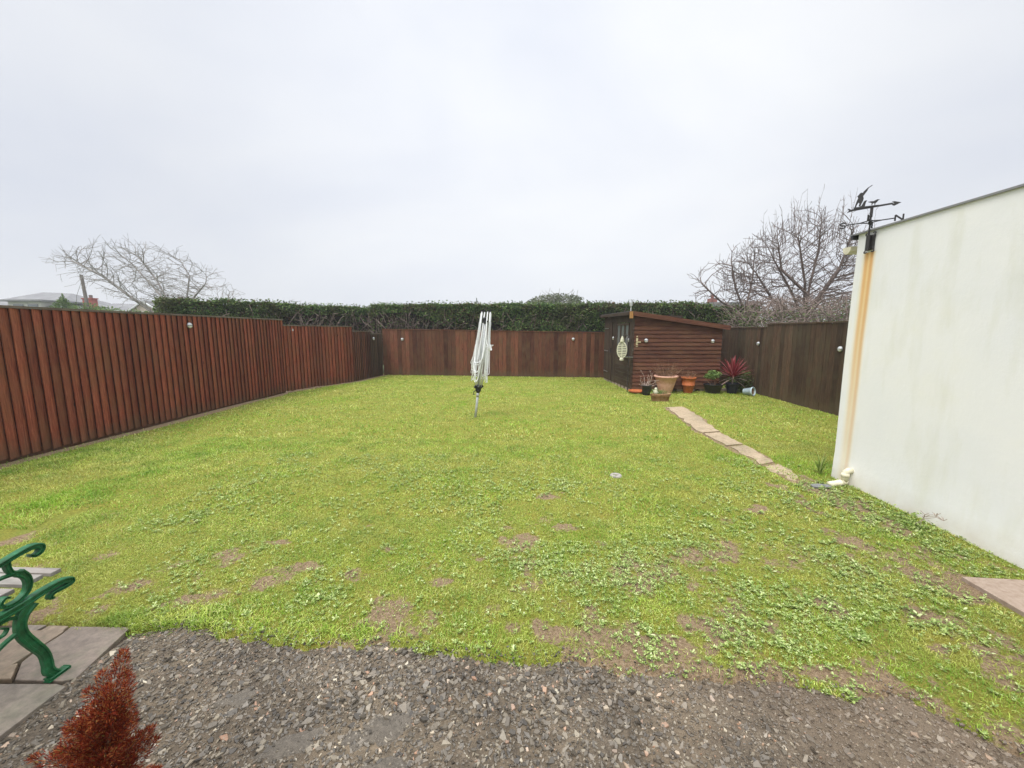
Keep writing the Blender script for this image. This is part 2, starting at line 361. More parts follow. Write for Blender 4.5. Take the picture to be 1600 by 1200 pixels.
def m_path(t, b):
    n = noise(t, 26, 6, .75); n2 = noise(t, 2.2, 4, .6)
    c = ramp(t, n, [(.3, (.20, .14, .08)), (.5, (.38, .29, .185)), (.72, (.52, .42, .29))])
    L(t, mixc(t, ramp(t, n2, [(.45, (0, 0, 0)), (.7, (.75,) * 3)]), c, (.22, .18, .11)), b.inputs['Base Color']); b.inputs['Roughness'].default_value = .75; bump(t, b, n, .6, .01)
M_path = mat('path slab stone', m_path)
M_slab = mat('brown paving slab', mottled([(.3, (.25, .18, .13)), (.5, (.31, .235, .18)), (.7, (.36, .28, .22))], 30, .7, .4, .004))

def m_render(t, b):
    """white painted render: green-grey algae patches, rust run-off below the weathervane (object space = world)"""
    c = N(t, 'ShaderNodeTexCoord'); sp = N(t, 'ShaderNodeSeparateXYZ'); L(t, c.outputs['Object'], sp.inputs[0])
    base = ramp(t, noise(t, 1.3, 4, .55), [(.3, (.80, .80, .795)), (.6, (.84, .83, .805)), (.8, (.83, .81, .73))])
    # algae runs
    n = noise(t, 2.2, 5, .6, stretch=(1, 1.6, .35)); base = mixc(t, ramp(t, n, [(.52, (0, 0, 0)), (.75, (.38,) * 3)]), base, (.60, .59, .42))
    def band(y0, w, soft, noise_amt=.012):
        nn = noise(t, 1.5, 3, .5, stretch=(1, .1, 1))
        a = N(t, 'ShaderNodeMath', operation='MULTIPLY_ADD'); a.inputs[1].default_value = noise_amt * 2; L(t, nn, a.inputs[0]); L(t, sp.outputs[1], a.inputs[2])
        s1 = N(t, 'ShaderNodeMath', operation='SUBTRACT'); L(t, a.outputs[0], s1.inputs[0]); s1.inputs[1].default_value = y0 + noise_amt
        ab = N(t, 'ShaderNodeMath', operation='ABSOLUTE'); L(t, s1.outputs[0], ab.inputs[0])
        mr = N(t, 'ShaderNodeMapRange'); mr.inputs[1].default_value = w; mr.inputs[2].default_value = w + soft; mr.inputs[3].default_value = 1; mr.inputs[4].default_value = 0
        L(t, ab.outputs[0], mr.inputs[0]); return mr.outputs[0]
    def zfade(z0, z1, v0, v1, k):
        mr = N(t, 'ShaderNodeMapRange'); mr.inputs[1].default_value = z0; mr.inputs[2].default_value = z1; mr.inputs[3].default_value = v0; mr.inputs[4].default_value = v1
        L(t, sp.outputs[2], mr.inputs[0]); m = N(t, 'ShaderNodeMath', operation='MULTIPLY'); L(t, mr.outputs[0], m.inputs[0]); L(t, k, m.inputs[1]); 
        lt = N(t, 'ShaderNodeMath', operation='LESS_THAN'); L(t, sp.outputs[2], lt.inputs[0]); lt.inputs[1].default_value = 2.53
        m2 = N(t, 'ShaderNodeMath', operation='MULTIPLY'); L(t, m.outputs[0], m2.inputs[0]); L(t, lt.outputs[0], m2.inputs[1]); return m2.outputs[0]
    base = mixc(t, zfade(.2, 2.5, .3, .95, band(4.42, .025, .07)), base, (.84, .66, .30))
    base = mixc(t, zfade(.3, 2.5, .05, .85, band(4.445, .010, .03)), base, (.70, .36, .12))
    base = mixc(t, zfade(.3, 2.5, .3, .85, band(4.385, .008, .028)), base, (.66, .32, .10))
    # splashed dirt near the ground
    mr = N(t, 'ShaderNodeMapRange'); mr.inputs[1].default_value = .0; mr.inputs[2].default_value = .22; mr.inputs[3].default_value = .55; mr.inputs[4].default_value = 0
    L(t, sp.outputs[2], mr.inputs[0]); mm = N(t, 'ShaderNodeMath', operation='MULTIPLY'); L(t, mr.outputs[0], mm.inputs[0]); L(t, noise(t, 7, 5), mm.inputs[1])
    base = mixc(t, mm.outputs[0], base, (.42, .30, .14))
    L(t, base, b.inputs['Base Color']); b.inputs['Roughness'].default_value = .8
    bump(t, b, noise(t, 14, 8, .75), .30, .010)
M_render = mat('white painted render', m_render)

# ------------------------------------------------------------------ ground, lawn, gravel
EX = np.array([-7, -3.1, -2.25, -1.9, -1.4, -.78, -.3, .09, .6, 1.2, 1.5, 1.76, 2.05, 2.4, 2.8, 7.0])
EY = np.array([1.98, 1.97, 1.95, 1.985, 1.93, 1.90, 1.86, 1.83, 1.80, 1.77, 1.72, 1.70, 1.45, 1.15, .6, -.5])
def edge(x): return np.interp(x, EX, EY) + .05 * (vnoise(x, 0 * np.asarray(x), 4, 5) - .5) + .03 * (vnoise(x, 0 * np.asarray(x), 14, 6) - .5)
def hgt(x, y): return -.07 * np.clip((edge(x) + .012 * np.sin(np.asarray(x) * 37) - y) / .05, 0, 1) + .035 * (fbm(x, y, .6, 11, 3) - .5) * np.clip((np.asarray(y) - 1.8) / 1.5, 0, 1) * np.clip((15 - np.asarray(y)) / 3, .3, 1)

PATH_L = np.array([(3.08, 8.75), (2.88, 6.75), (2.91, 5.96), (2.95, 5.51), (2.96, 4.88), (3.02, 4.31), (3.04, 4.0)])
PATH_R = np.array([(3.57, 8.87), (3.44, 7.46), (3.27, 6.39), (3.3, 5.65), (3.25, 4.93), (3.29, 4.54), (3.3, 4.1)])
def path_x(y):
    return np.interp(y, PATH_L[::-1, 1], PATH_L[::-1, 0]), np.interp(y, PATH_R[::-1, 1], PATH_R[::-1, 0])
BARE = [(-.78, 2.0, .17, .09), (-1.15, 2.85, .12, .07), (.24, 3.95, .17, .14), (-.05, 3.0, .2, .15), (.75, 1.95, .30, .10), (1.5, 2.85, .16, .12), (1.0, 2.1, .12, .15),
        (2.55, 3.05, .20, .25), (2.75, 2.7, .25, .2), (-1.6, 2.6, .13, .08), (.15, 2.05, .22, .14), (1.35, 1.8, .3, .07), (-.3, 2.75, .12, .08), (.3, 3.2, .25, .12), (-.6, 2.45, .10, .08),
        (2.2, 3.6, .15, .25), (3.2, 3.9, .2, .5), (2.75, 4.0, .12, .5), (.45, 2.5, .2, .12), (1.9, 2.3, .12, .10), (.9, 2.6, .16, .1), (-2.0, 2.9, .12, .04), (-1.9, 2.35, .12, .04)]
def fence_x(y): return np.interp(y, [3, 10.6, 11.94, 13.05, 15.1], [-6.8, -6.8, -6.42, -5.95, -5.7])
def cover(x, y):
    """1 = thick grass, 0 = bare soil"""
    x = np.asarray(x, float); y = np.asarray(y, float)
    near = np.clip((4.6 - y) / 2.4, 0, 1)
    c = 1 - near * np.clip((fbm(x, y, 2.4, 21, 4) - .45) * 4.5, 0, 1) * .6; c = c - near * np.clip((fbm(x, y, 9, 27, 3) - .44) * 3.5, 0, 1) * .42; es = np.exp(-((y - edge(x)) / .12) ** 2) * (x > .2); c = c - es * np.clip((fbm(x, y, 5, 25, 3) - .35) * 5, 0, 1) * .8
    c -= np.clip((fbm(x, y, 5, 31, 2) - .60) * 4, 0, 1) * .5 * np.clip(near + .25, 0, 1)
    for bx, by, rx, ry in BARE:
        d = ((x - bx) / rx) ** 2 + ((y - by) / ry) ** 2 + (fbm(x, y, 7, 41, 4) - .5) * 4.2
        c = np.minimum(c, np.clip((d - .15) * .75 + .12 + .16 * (by > 2.55), 0, 1))
    # soil strip under the left fence, dark strip at the back fence
    fx = x - fence_x(y); c = np.where((y < 15.5), np.minimum(c, np.clip((fx - .10 - .16 * fbm(x, y, 1.5, 51, 2)) * 9, 0, 1)), c)
    # lush tufts along the left half of the gravel edge
    e = y - edge(x); lush = np.exp(-(e / .14) ** 2) * ((x < -.9) & (x > -2.6)) * np.clip((fbm(x, y, 3.5, 141, 3) - .38) * 6, 0, 1); c = np.maximum(c, lush)
    # path
    pl, pr = path_x(y); wn_ = .16 * (fbm(x, y, 7, 131, 3) - .42); inp = (x > pl - .01 + wn_) & (x < pr + .01 - wn_) & (y < 8.85)
    c = np.where(inp & (y > 4.9), 0, c)
    c = np.where(inp & (y > 3.2) & (y <= 4.9), np.minimum(c, np.clip((fbm(x, y, 6, 61, 3) - .46) * 4, 0, .5)), c)
    return np.clip(c, 0, 1)
def inside(x, y):
    """lawn domain"""
    ok = (y > edge(x) - .035) & (x > fence_x(y) + .02) & (x < 6.3) & (y < 15.08 - (x + 5.6) * .0605)
    ok &= ~((x > 3.585) & (y < 4.58)); ok &= ~((x > 2.95) & (x < 3.65) & (y < 2.62) & (y > 1.2))
    ok &= ~((x > 2.85) & (x < 5.9) & (y > 11.13 + (x - 2.9) * .09) & (y < 14.3))
    return ok

# big ground to the horizon
mb = MB(); mb.add([(-900, -300, -.12), (900, -300, -.12), (900, 1500, -.12), (-900, 1500, -.12)], [(0, 1, 2, 3)])
tag(mb.build('ground', M_earth), kind='structure')

def grid(x0, x1, y0, y1, st, name, zf, keep, m, attr=None, smooth=True):
    xs = np.arange(x0, x1 + st / 2, st); ys = np.arange(y0, y1 + st / 2, st)
    X, Y = np.meshgrid(xs, ys); nx = len(xs)
    i = np.arange(len(ys) - 1)[:, None] * nx + np.arange(nx - 1)[None]
    F = np.stack([i, i + 1, i + 1 + nx, i + nx], -1).reshape(-1, 4)
    k = keep(X + st / 2, Y + st / 2)[:-1, :-1].reshape(-1); F = F[k]
    V = np.stack([X, Y, zf(X, Y)], -1).reshape(-1, 3)
    A = attr(X, Y).reshape(-1) if attr else None
    used = np.zeros(len(V), bool); used[F.ravel()] = True; re = np.cumsum(used) - 1
    return npmesh(name, V[used], re[F], m, smooth=smooth, attr=A[used] if A is not None else None)
tag(grid(-7.6, 7.0, -.6, 15.6, .035, 'lawn', hgt, lambda x, y: (y > edge(x) - .12) & ~((x > 3.62) & (y < 4.5)), M_lawn, cover), kind='structure')
def gz(x, y): return -.022 + .030 * (fbm(x, y, 3, 71, 4) - .5) + .012 * (fbm(x, y, 16, 75, 3) - .5) + .012 * np.clip((edge(x) - y) * 4, 0, 1)
tag(grid(-2.25, 3.55, -1.0, 2.1, .02, 'gravel_bed', gz, lambda x, y: (y < edge(x) + .08), M_gravel), kind='structure')

# ---- slate chips and pebbles
def stones(n, xr, yr, smin, smax, zoff, flat, seed, dens=None, zf=gz, power=2.2, spill=.03):
    g = np.random.default_rng(seed)
    x = g.uniform(*xr, n); y = g.uniform(*yr, n); ok = (y < edge(x) + spill * g.random(n) ** 1.5) & (x > -2.24) & ((spill < .05) | (y > edge(x) - .01))
    if dens is not None: ok &= g.random(n) < dens(x, y)
    x, y = x[ok], y[ok]; n = len(x)
    s = smin + (smax - smin) * g.random(n) ** power
    # 5-sided irregular chips, top smaller than bottom
    K = 5; ang = np.sort(g.random((n, K)) * .9 + np.arange(K) * 1.0, axis=1) * 2 * PI / K
    ax = g.uniform(.4, .95, n)[:, None]; rot = g.random(n)[:, None] * PI * 2
    rr = s[:, None] * g.uniform(.5, 1.2, (n, K))
    def ring(sc, z):
        px = np.cos(ang) * rr * sc; py = np.sin(ang) * rr * sc * ax
        X = px * np.cos(rot) - py * np.sin(rot); Y = px * np.sin(rot) + py * np.cos(rot)
        return X, Y, np.broadcast_to(z, X.shape)
    h = s * g.uniform(flat * .5, flat, n); tx = g.normal(0, .28, n)[:, None]; ty = g.normal(0, .28, n)[:, None]
    V = np.empty((n, 2 * K + 1, 3))
    for j, (sc, z) in enumerate(((1, -h * .6), (.86, h * .5))):
        X, Y, Z = ring(sc, z[:, None]); V[:, j * K:(j + 1) * K, 0] = X; V[:, j * K:(j + 1) * K, 1] = Y; V[:, j * K:(j + 1) * K, 2] = Z + X * tx + Y * ty
    V[:, 2 * K] = 0; V[:, 2 * K, 2] = h * .5
    V[:, :, 0] += x[:, None]; V[:, :, 1] += y[:, None]; V[:, :, 2] += (zf(x, y) + zoff * s)[:, None]
    f = []
    for k in range(K):
        k2 = (k + 1) % K; f += [(k, k2, K + k2), (k, K + k2, K + k), (K + k, K + k2, 2 * K)]
    F = (np.array(f)[None] + (np.arange(n) * (2 * K + 1))[:, None, None]).reshape(-1, 3)
    return V.reshape(-1, 3), F
def join(parts):
    V = []; F = []; k = 0
    for v, f in parts: V.append(v); F.append(f + k); k += len(v)
    return np.concatenate(V), np.concatenate(F)
dn = lambda x, y: np.clip(1.25 - np.clip((x - .4) / 1.6, 0, .6) - .5 * (fbm(x, y, 2.5, 81, 2) > .56), .12, 1)
SV, SF = join([stones(46000, (-2.24, 3.5), (.9, 2.05), .003, .010, .2, .8, 1),
               stones(15000, (-2.24, 3.5), (.8, 2.02), .008, .022, .1, .4, 2, dn),
               stones(700, (-2.24, 2.6), (.8, 1.98), .016, .036, .02, .3, 3, dn),
               stones(900, (-1.0, .6), (1.5, 1.95), .010, .026, .15, .5, 4),
               stones(42000, (-2.2, 3.4), (.2, 2.1), .003, .012, .35, .6, 6, zf=lambda x, y: hgt(x, y) + .001, spill=.10)])
tag(npmesh('gravel_stones', SV, SF, M_chips), 'loose dark slate chips and pale pebbles on the gravel bed', 'gravel', kind='stuff')
# larger half-buried flat rocks showing through
def m_rock(t, b):
    n = noise(t, 45, 8, .8); n2 = noise(t, 7, 5)
    L(t, mixc(t, n2, ramp(t, n, [(.3, (.07, .062, .05)), (.7, (.24, .21, .17))]), ramp(t, n, [(.3, (.11, .09, .065)), (.7, (.27, .225, .17))])), b.inputs['Base Color'])
    b.inputs['Roughness'].default_value = .6; bump(t, b, n, 1, .02)
M_rock = mat('flat rock', m_rock)
for i, (x, y, a, b_, ro, lab) in enumerate([
        (-.62, 1.46, .20, .075, .45, 'long flat pale rock sunk in gravel towards the conifer'),
        (-.98, 1.38, .20, .06, .5, 'narrow brown rock ledge sunk in gravel beside the conifer'),
        (-.55, 1.30, .16, .06, .2, 'small oval flat rock in the gravel at bottom centre'),
        (-1.38, 1.55, .15, .06, .5, 'grey flat rock in the gravel nearest the paving')]):
    g = random.Random(i); o = MB(); poly = []
    for k in range(22):
        t = 2 * PI * k / 22; rr = g.uniform(.62, 1.15); px, py = a * math.cos(t) * rr, b_ * math.sin(t) * rr
        poly.append((px * math.cos(ro) - py * math.sin(ro), px * math.sin(ro) + py * math.cos(ro)))
    n = len(poly); zt = -.014
    vs = [(u, v, -.05) for u, v in poly] + [(u * .97, v * .97, zt + g.uniform(-.004, .004)) for u, v in poly] + [(u * .55, v * .55, zt + .006 + g.uniform(-.003, .003)) for u, v in poly] + [(0, 0, zt + .008)]
    fs = [(k, (k + 1) % n, n + (k + 1) % n, n + k) for k in range(n)] + [(n + k, n + (k + 1) % n, 2 * n + (k + 1) % n, 2 * n + k) for k in range(n)] + [(2 * n + k, 2 * n + (k + 1) % n, 3 * n) for k in range(n)]
    o.add(vs, fs); ob = o.build('flat_rock', M_rock); ob.location = (x, y, 0); tag(ob, lab, 'rock', 'flat rocks sunk in the gravel')

# ---- lawn blades
def blades(n, xr, yr, hmin, hmax, w, seed, longf=0, bend=.6, test=None):
    g = np.random.default_rng(seed)
    x = g.uniform(*xr, n); y = g.uniform(*yr, n)
    ok = inside(x, y); x, y = x[ok], y[ok]; c = cover(x, y)
    ok = g.random(len(x)) < c ** 1.2 * (.45 + .75 * fbm(x, y, 7, 91, 2)) + .10
    if test is not None: ok &= test(x, y)
    x, y, c = x[ok], y[ok], c[ok]; n = len(x)
    h = (hmin + (hmax - hmin) * g.random(n) ** 1.5) * (.6 + .8 * fbm(x, y, 2.5, 95, 2))
    a = g.random(n) * 2 * PI; ww = w * g.uniform(.6, 1.3, n) / 2; z = hgt(x, y) - .004
    dx, dy = np.cos(a), np.sin(a); la = a + PI / 2 + g.normal(0, .5, n); ln = h * g.uniform(.2, 1.4, n) * bend / .6
    lx, ly = np.cos(la) * ln, np.sin(la) * ln
    V = np.empty((n, 5, 3))
    for j, (sd, f, hz, wf) in enumerate(((-1, 0, 0, 1), (1, 0, 0, 1), (-1, .35, .62, .8), (1, .35, .62, .8), (0, 1, 1, 0))):
        V[:, j, 0] = x + dx * ww * wf * sd + lx * f; V[:, j, 1] = y + dy * ww * wf * sd + ly * f; V[:, j, 2] = z + h * hz
    V[:, 4, 2] = z + h * g.uniform(.55, 1.0, n)
    F = (np.array([(0, 1, 3), (0, 3, 2), (2, 3, 4)])[None] + (np.arange(n) * 5)[:, None, None]).reshape(-1, 3)
    return V.reshape(-1, 3), F
GV, GF = join([blades(330000, (-4.2, 3.6), (1.4, 3.4), .008, .030, .0036, 1),
               blades(185000, (-6.8, 6.3), (3.4, 6.0), .012, .036, .0065, 2),
               blades(130000, (-6.8, 6.3), (6.0, 15.2), .015, .045, .012, 3),
               blades(16000, (-2.7, -.7), (1.8, 2.4), .02, .055, .0042, 4, test=lambda x, y: ((y - edge(x)) < .22 * vnoise(x, y, 4, 9)) & (fbm(x, y, 3.5, 141, 3) > .44)),
               blades(30000, (-6.8, -4.0), (3.0, 6), .025, .05, .006, 5, test=lambda x, y: fbm(x, y, 1.5, 99, 2) > .5)])
tag(npmesh('grass', GV, GF, M_grass), 'short bright green mossy grass covering the whole lawn', 'grass', kind='stuff')

# ---- broad leaf weeds in rosettes
def rosettes(n, xr, yr, smin, smax, seed, test=None, nl=8):
    g = np.random.default_rng(seed); x = g.uniform(*xr, n); y = g.uniform(*yr, n)
    ok = inside(x, y) & (g.random(n) < np.clip((fbm(x, y, 2.2, 101, 4) - .40) * 3.5, .12, .8) * (.3 + .9 * vnoise(x, y, 9, 77)))
    if test is not None: ok &= test(x, y)
    x, y = x[ok], y[ok]; n = len(x); s = g.uniform(smin, smax, n)
    a = (np.arange(nl)[None] * 2 * PI / nl + g.random((n, 1)) * 6 + g.normal(0, .35, (n, nl)))
    l = s[:, None] * g.uniform(.55, 1.1, (n, nl)); w = l * g.uniform(.14, .26, (n, nl)); el = g.uniform(.05, .75, (n, nl))
    z = hgt(x, y)[:, None] + .006 + g.random((n, nl)) * .012
    cx, cy = np.cos(a), np.sin(a); V = np.empty((n, nl, 6, 3))
    for j, (f, sd, k) in enumerate(((.05, 0, 0), (.45, 1, .8), (.45, -1, .8), (.8, 1, .85), (.8, -1, .85), (1, 0, .8))):
        wf = 1 if f < .6 else .75
        V[..., j, 0] = x[:, None] + cx * l * f * np.cos(el) - cy * w * sd * wf; V[..., j, 1] = y[:, None] + cy * l * f * np.cos(el) + cx * w * sd * wf
        V[..., j, 2] = z + l * np.sin(el) * k * f + (.15 * w if sd else 0)
    V = V.reshape(-1, 3); m = n * nl
    F = (np.array([(0, 1, 2), (2, 1, 3), (2, 3, 4), (4, 3, 5)])[None] + (np.arange(m) * 6)[:, None, None]).reshape(-1, 3)
    return V, F
WV, WF = join([rosettes(26000, (-2.8, 3.5), (1.5, 3.0), .008, .022, 1), rosettes(13000, (-3.5, 3.5), (3.0, 5.2), .010, .028, 2), rosettes(900, (-1.5, 3.4), (1.5, 3.2), .015, .034, 7),
               rosettes(500, (3.0, 3.6), (2.6, 4.5), .012, .03, 3), rosettes(900, (1.5, 3.4), (2.0, 4.4), .02, .038, 5)])
tag(npmesh('lawn_weeds', WV, WF, M_weed), 'pale broad-leaved weeds and clover scattered through the near lawn', 'weeds', kind='stuff')

# ---- flagstone paving
def GP(px, py, z=0):
    """photo pixel -> ground point (measured once, the values are plain world positions)"""
    x = (px - 800) / 610; zz = -(py - 600) / 610; c, s = math.cos(PITCH), math.sin(PITCH); y2 = c + zz * s; z2 = -s + zz * c
    c, s = math.cos(YAW), math.sin(YAW); X = x * c - y2 * s; Y = x * s + y2 * c; k = (z - 1.7) / z2; return X * k, Y * k
mb = MB(); mb.add([(-4.6, -.6, -.02), (-2.25, -.6, -.02), (-2.25, 1.97, -.02), (-4.6, 1.97, -.02)], [(0, 1, 2, 3)])
tag(mb.build('paving_bed', M_soil), kind='structure')
FL = [[(112, 979), (206, 980), (118, 1062), (96, 1066), (22, 1064), (33, 1036), (62, 1013), (96, 992)],
      [(78, 977), (108, 978), (92, 991), (58, 1010), (23, 1012), (38, 999)],
      [(30, 977), (74, 977), (30, 1001), (0, 1019), (-60, 1040), (-60, 1010)],
      [(-60, 1046), (18, 1016), (56, 1014), (29, 1034), (-60, 1058)],
      [(-60, 1062), (29, 1037), (18, 1062), (-60, 1065)],
      [(-60, 1069), (90, 1069), (104, 1073), (62, 1104), (0, 1152), (-60, 1200)]]
flags = [[GP(*p) for p in poly] for poly in FL]
g = random.Random(3)
for i in range(5):
    for j in range(5):                     # the rest of the terrace, out of frame to the left and behind
        x0 = -2.62 - .42 * (i + 1); y0 = 1.93 - .48 * (j + 1)
        if j == 0 and i < 0: continue
        q = lambda: g.uniform(.006, .02)
        flags.append([(x0 + q(), y0 + q()), (x0 + .42 - q(), y0 + q()), (x0 + .42 - q(), y0 + .48 - q()), (x0 + q(), y0 + .48 - q())])
for j in range(3):
    y0 = 1.08 - .55 * (j + 1); flags.append([(-2.61, y0 + .01), (-2.27, y0 + .01), (-2.27, y0 + .54), (-2.61, y0 + .54)])
mb = MB()
for poly in flags:
    cx = sum(p[0] for p in poly) / len(poly); cy = sum(p[1] for p in poly) / len(poly)
    if cx < -2.95 and len(poly) > 4: continue
    poly = [(x + (cx - x) * .015, y + (cy - y) * .015) for x, y in poly]; dz = g.uniform(-.003, .003)
    a = sum(poly[i][0] * poly[(i + 1) % len(poly)][1] - poly[(i + 1) % len(poly)][0] * poly[i][1] for i in range(len(poly)))
    if a < 0: poly = poly[::-1]
    mb.prism(poly, lambda u, v, t: (u, v, t), -.03, .004 + dz)
o = mb.build('paving', M_flag, bevel=.004); tag(o, kind='structure')

# ---- slab path
mb = MB()
def slab(ys, jit, z=.012):
    l = []; r = []
    for y in ys:
        a, b_ = path_x(y); a = a + .05; b_ = b_ - .04; l.append((float(a) + g.uniform(-jit, jit), y)); r.append((float(b_) + g.uniform(-jit, jit), y + .1))
    poly = [(x, y) for x, y in l] + r[::-1]
    a = sum(poly[i][0] * poly[(i + 1) % len(poly)][1] - poly[(i + 1) % len(poly)][0] * poly[i][1] for i in range(len(poly)))
    if a < 0: poly = poly[::-1]
    mb.prism(poly, lambda u, v, t: (u, v, t), -.05, z)
slab(np.linspace(6.52, 8.72, 16), .035, .022); slab(np.linspace(5.78, 6.46, 8), .03, .018); slab(np.linspace(4.95, 5.72, 9), .035, .014); slab(np.linspace(4.15, 4.9, 8), .05, .004)
tag(mb.build('path', M_path), kind='structure')
# ---- single brown slab by the white wall
mb = MB(); mb.add([(2.99, 2.61, -.03), (2.97, 1.4, -.03), (3.57, 1.4, -.03), (3.57, 2.58, -.03), (2.99, 2.61, .03), (2.97, 1.4, .03), (3.57, 1.4, .03), (3.57, 2.58, .03)],
    [(3, 2, 1, 0), (4, 7, 6, 5)][0:0] + [(0, 3, 2, 1)[::1], (4, 5, 6, 7), (0, 1, 5, 4), (1, 2, 6, 5), (2, 3, 7, 6), (3, 0, 4, 7)])
tag(mb.build('paving_slab', M_slab, bevel=.004), 'smooth brown paving slab laid on the grass beside the white wall', 'paving slab')

# ------------------------------------------------------------------ fences
def frame2(p, q):
    p = Vector((p[0], p[1], 0)); q = Vector((q[0], q[1], 0)); d = (q - p); Ln = d.length; d.normalize(); n = Vector((d.y, -d.x, 0)); return p, d, n, Ln
def fence_run(parent, p, q, z0, z1, wmat, capmat, bw=.12, feather=True, cap=.032, jitter=.004, capw=.06, seed=0, top2=None):
    """n = side facing the garden (right of p->q)"""
    P, D, Nn, Ln = frame2(p, q); gg = random.Random(seed); mbp = MB(); k = max(1, round(Ln / bw)); w = Ln / k
    top2 = z1 if top2 is None else top2
    for i in range(k):
        a = P + D * (i * w); w2 = w * (1.05 if feather else .955); zt = z1 + (top2 - z1) * (i + .5) / k - cap; zb = z0 + gg.uniform(-jitter, jitter) * 2
        o1 = gg.uniform(-.002, .002)
        if feather:
            b0 = a + Nn * (.042 + o1); b1 = a + D * w2 + Nn * (.008 + o1); c0 = a + Nn * (.026 + o1); c1 = a + D * w2 + Nn * (.001 + o1)
        else:
            b0 = a + Nn * (.016 + o1); b1 = a + D * w2 + Nn * (.016 + o1); c0 = a; c1 = a + D * w2
        vs = [tuple(v[:2]) + (z,) for z in (zb, zt) for v in (c0, c1, b1, b0)]
        mbp.add(vs, [(0, 1, 2, 3)[::-1], (4, 5, 6, 7), (0, 1, 5, 4), (1, 2, 6, 5), (2, 3, 7, 6), (3, 0, 4, 7)])
    pan = mbp.build('fence_panel', wmat, parent)
    m2 = MB(); a = P - Nn * (capw * .5) + Nn * .01; b_ = a + D * Ln
    c0 = P + Nn * .01; m2.bar((c0.x, c0.y, z1 - cap / 2 + .002), ((c0 + D * Ln).x, (c0 + D * Ln).y, top2 - cap / 2 + .002), capw, cap)
    m2.build('cap_rail', capmat, parent)
    c1 = P - Nn * .035
    for zz in (z0 + .25, (z0 + z1) / 2, z1 - .25): m3 = MB(); m3.bar((c1.x, c1.y, zz), ((c1 + D * Ln).x, (c1 + D * Ln).y, zz), .05, .08); m3.build('back_rail', wmat, parent)
    m3 = MB(); c1 = P - Nn * .006; c2 = c1 + D * Ln; m3.add([(c1.x, c1.y, z0), (c2.x, c2.y, z0), (c2.x, c2.y, z1 - cap), (c1.x, c1.y, z1 - cap)], [(0, 1, 2, 3)]); m3.build('gap_shade_sheet', M_black, parent)  # added black sheet, gives the gaps between boards their shade
def post(parent, x, y, h, m, s=.09):
    mb = MB(); mb.box((x - s / 2, y - s / 2, -.1), (x + s / 2, y + s / 2, h)); mb.build('post', m, parent)

F1 = empty('wooden_fence', (0, 0, 0), 'tall reddish brown feather-edge fence stepping down along the left of the lawn', 'fence')
# garden is on the +x side: run from near to far gives n = (d.y,-d.x) = +x
fence_run(F1, (-6.8, 2.2), (-6.8, 10.66), .045, 2.035, M_red, M_redcap, .118, seed=1)
fence_run(F1, (-6.8, 10.66), (-6.42, 11.94), .02, 1.885, M_red, M_redcap, .118, seed=2)
fence_run(F1, (-6.42, 11.94), (-5.95, 13.05), -.06, 1.885, M_red, M_redcap, .118, seed=3)
fence_run(F1, (-5.95, 13.05), (-5.80, 14.2), -.04, 1.725, M_back, M_redcap, .118, seed=4)
fence_run(F1, (-5.80, 14.2), (-5.68, 15.05), -.04, 1.63, M_right, M_redcap, .118, seed=5)
mb = MB(); mb.box((-6.835, 2.2, -.08), (-6.805, 10.6, .10)); mb.build('gravel_board', M_back, F1)
for x, y, h in ((-6.89, 3.3, 1.98), (-6.89, 5.2, 1.98), (-6.89, 7.0, 1.98), (-6.89, 8.8, 1.98), (-6.89, 10.6, 1.95), (-6.52, 11.98, 1.8), (-6.07, 13.05, 1.68), (-5.9, 14.2, 1.6), (-5.78, 15.1, 1.6)): post(F1, x, y, h, M_back)
F2 = empty('wooden_fence', (0, 0, 0), 'low brown close-board fence across the far end of the lawn under the hedge', 'fence')
fence_run(F2, (-5.66, 15.10), (-1.4, 14.84), -.03, 1.80, M_back, M_back, .15, False, .03, capw=.05, seed=6, top2=1.75)
fence_run(F2, (-1.4, 14.84), (6.33, 14.37), -.03, 1.74, M_back, M_back, .15, False, .03, capw=.05, seed=7, top2=1.62)
mb = MB(); mb.bar((-5.6, 15.115, .05), (6.3, 14.385, .05), .025, .2); mb.build('gravel_board', M_back, F2)
for k in range(7):
    t = k / 6; post(F2, -5.6 + 11.9 * t, 15.18 - .73 * t, 1.62, M_back)
F3 = empty('wooden_fence', (0, 0, 0), 'dark weathered fence behind the shed and white garage on the right', 'fence')
# facing -x: run far -> near
fence_run(F3, (6.33, 14.35), (6.33, 10.69), -.06, 1.82, M_right, M_right, .14, False, .028, capw=.05, seed=8)
fence_run(F3, (6.33, 10.69), (6.33, 4.0), -.06, 1.905, M_right, M_right, .15, False, .028, capw=.05, seed=9)
for k in range(6): post(F3, 6.42, 14.3 - 2 * k, 1.75, M_right)

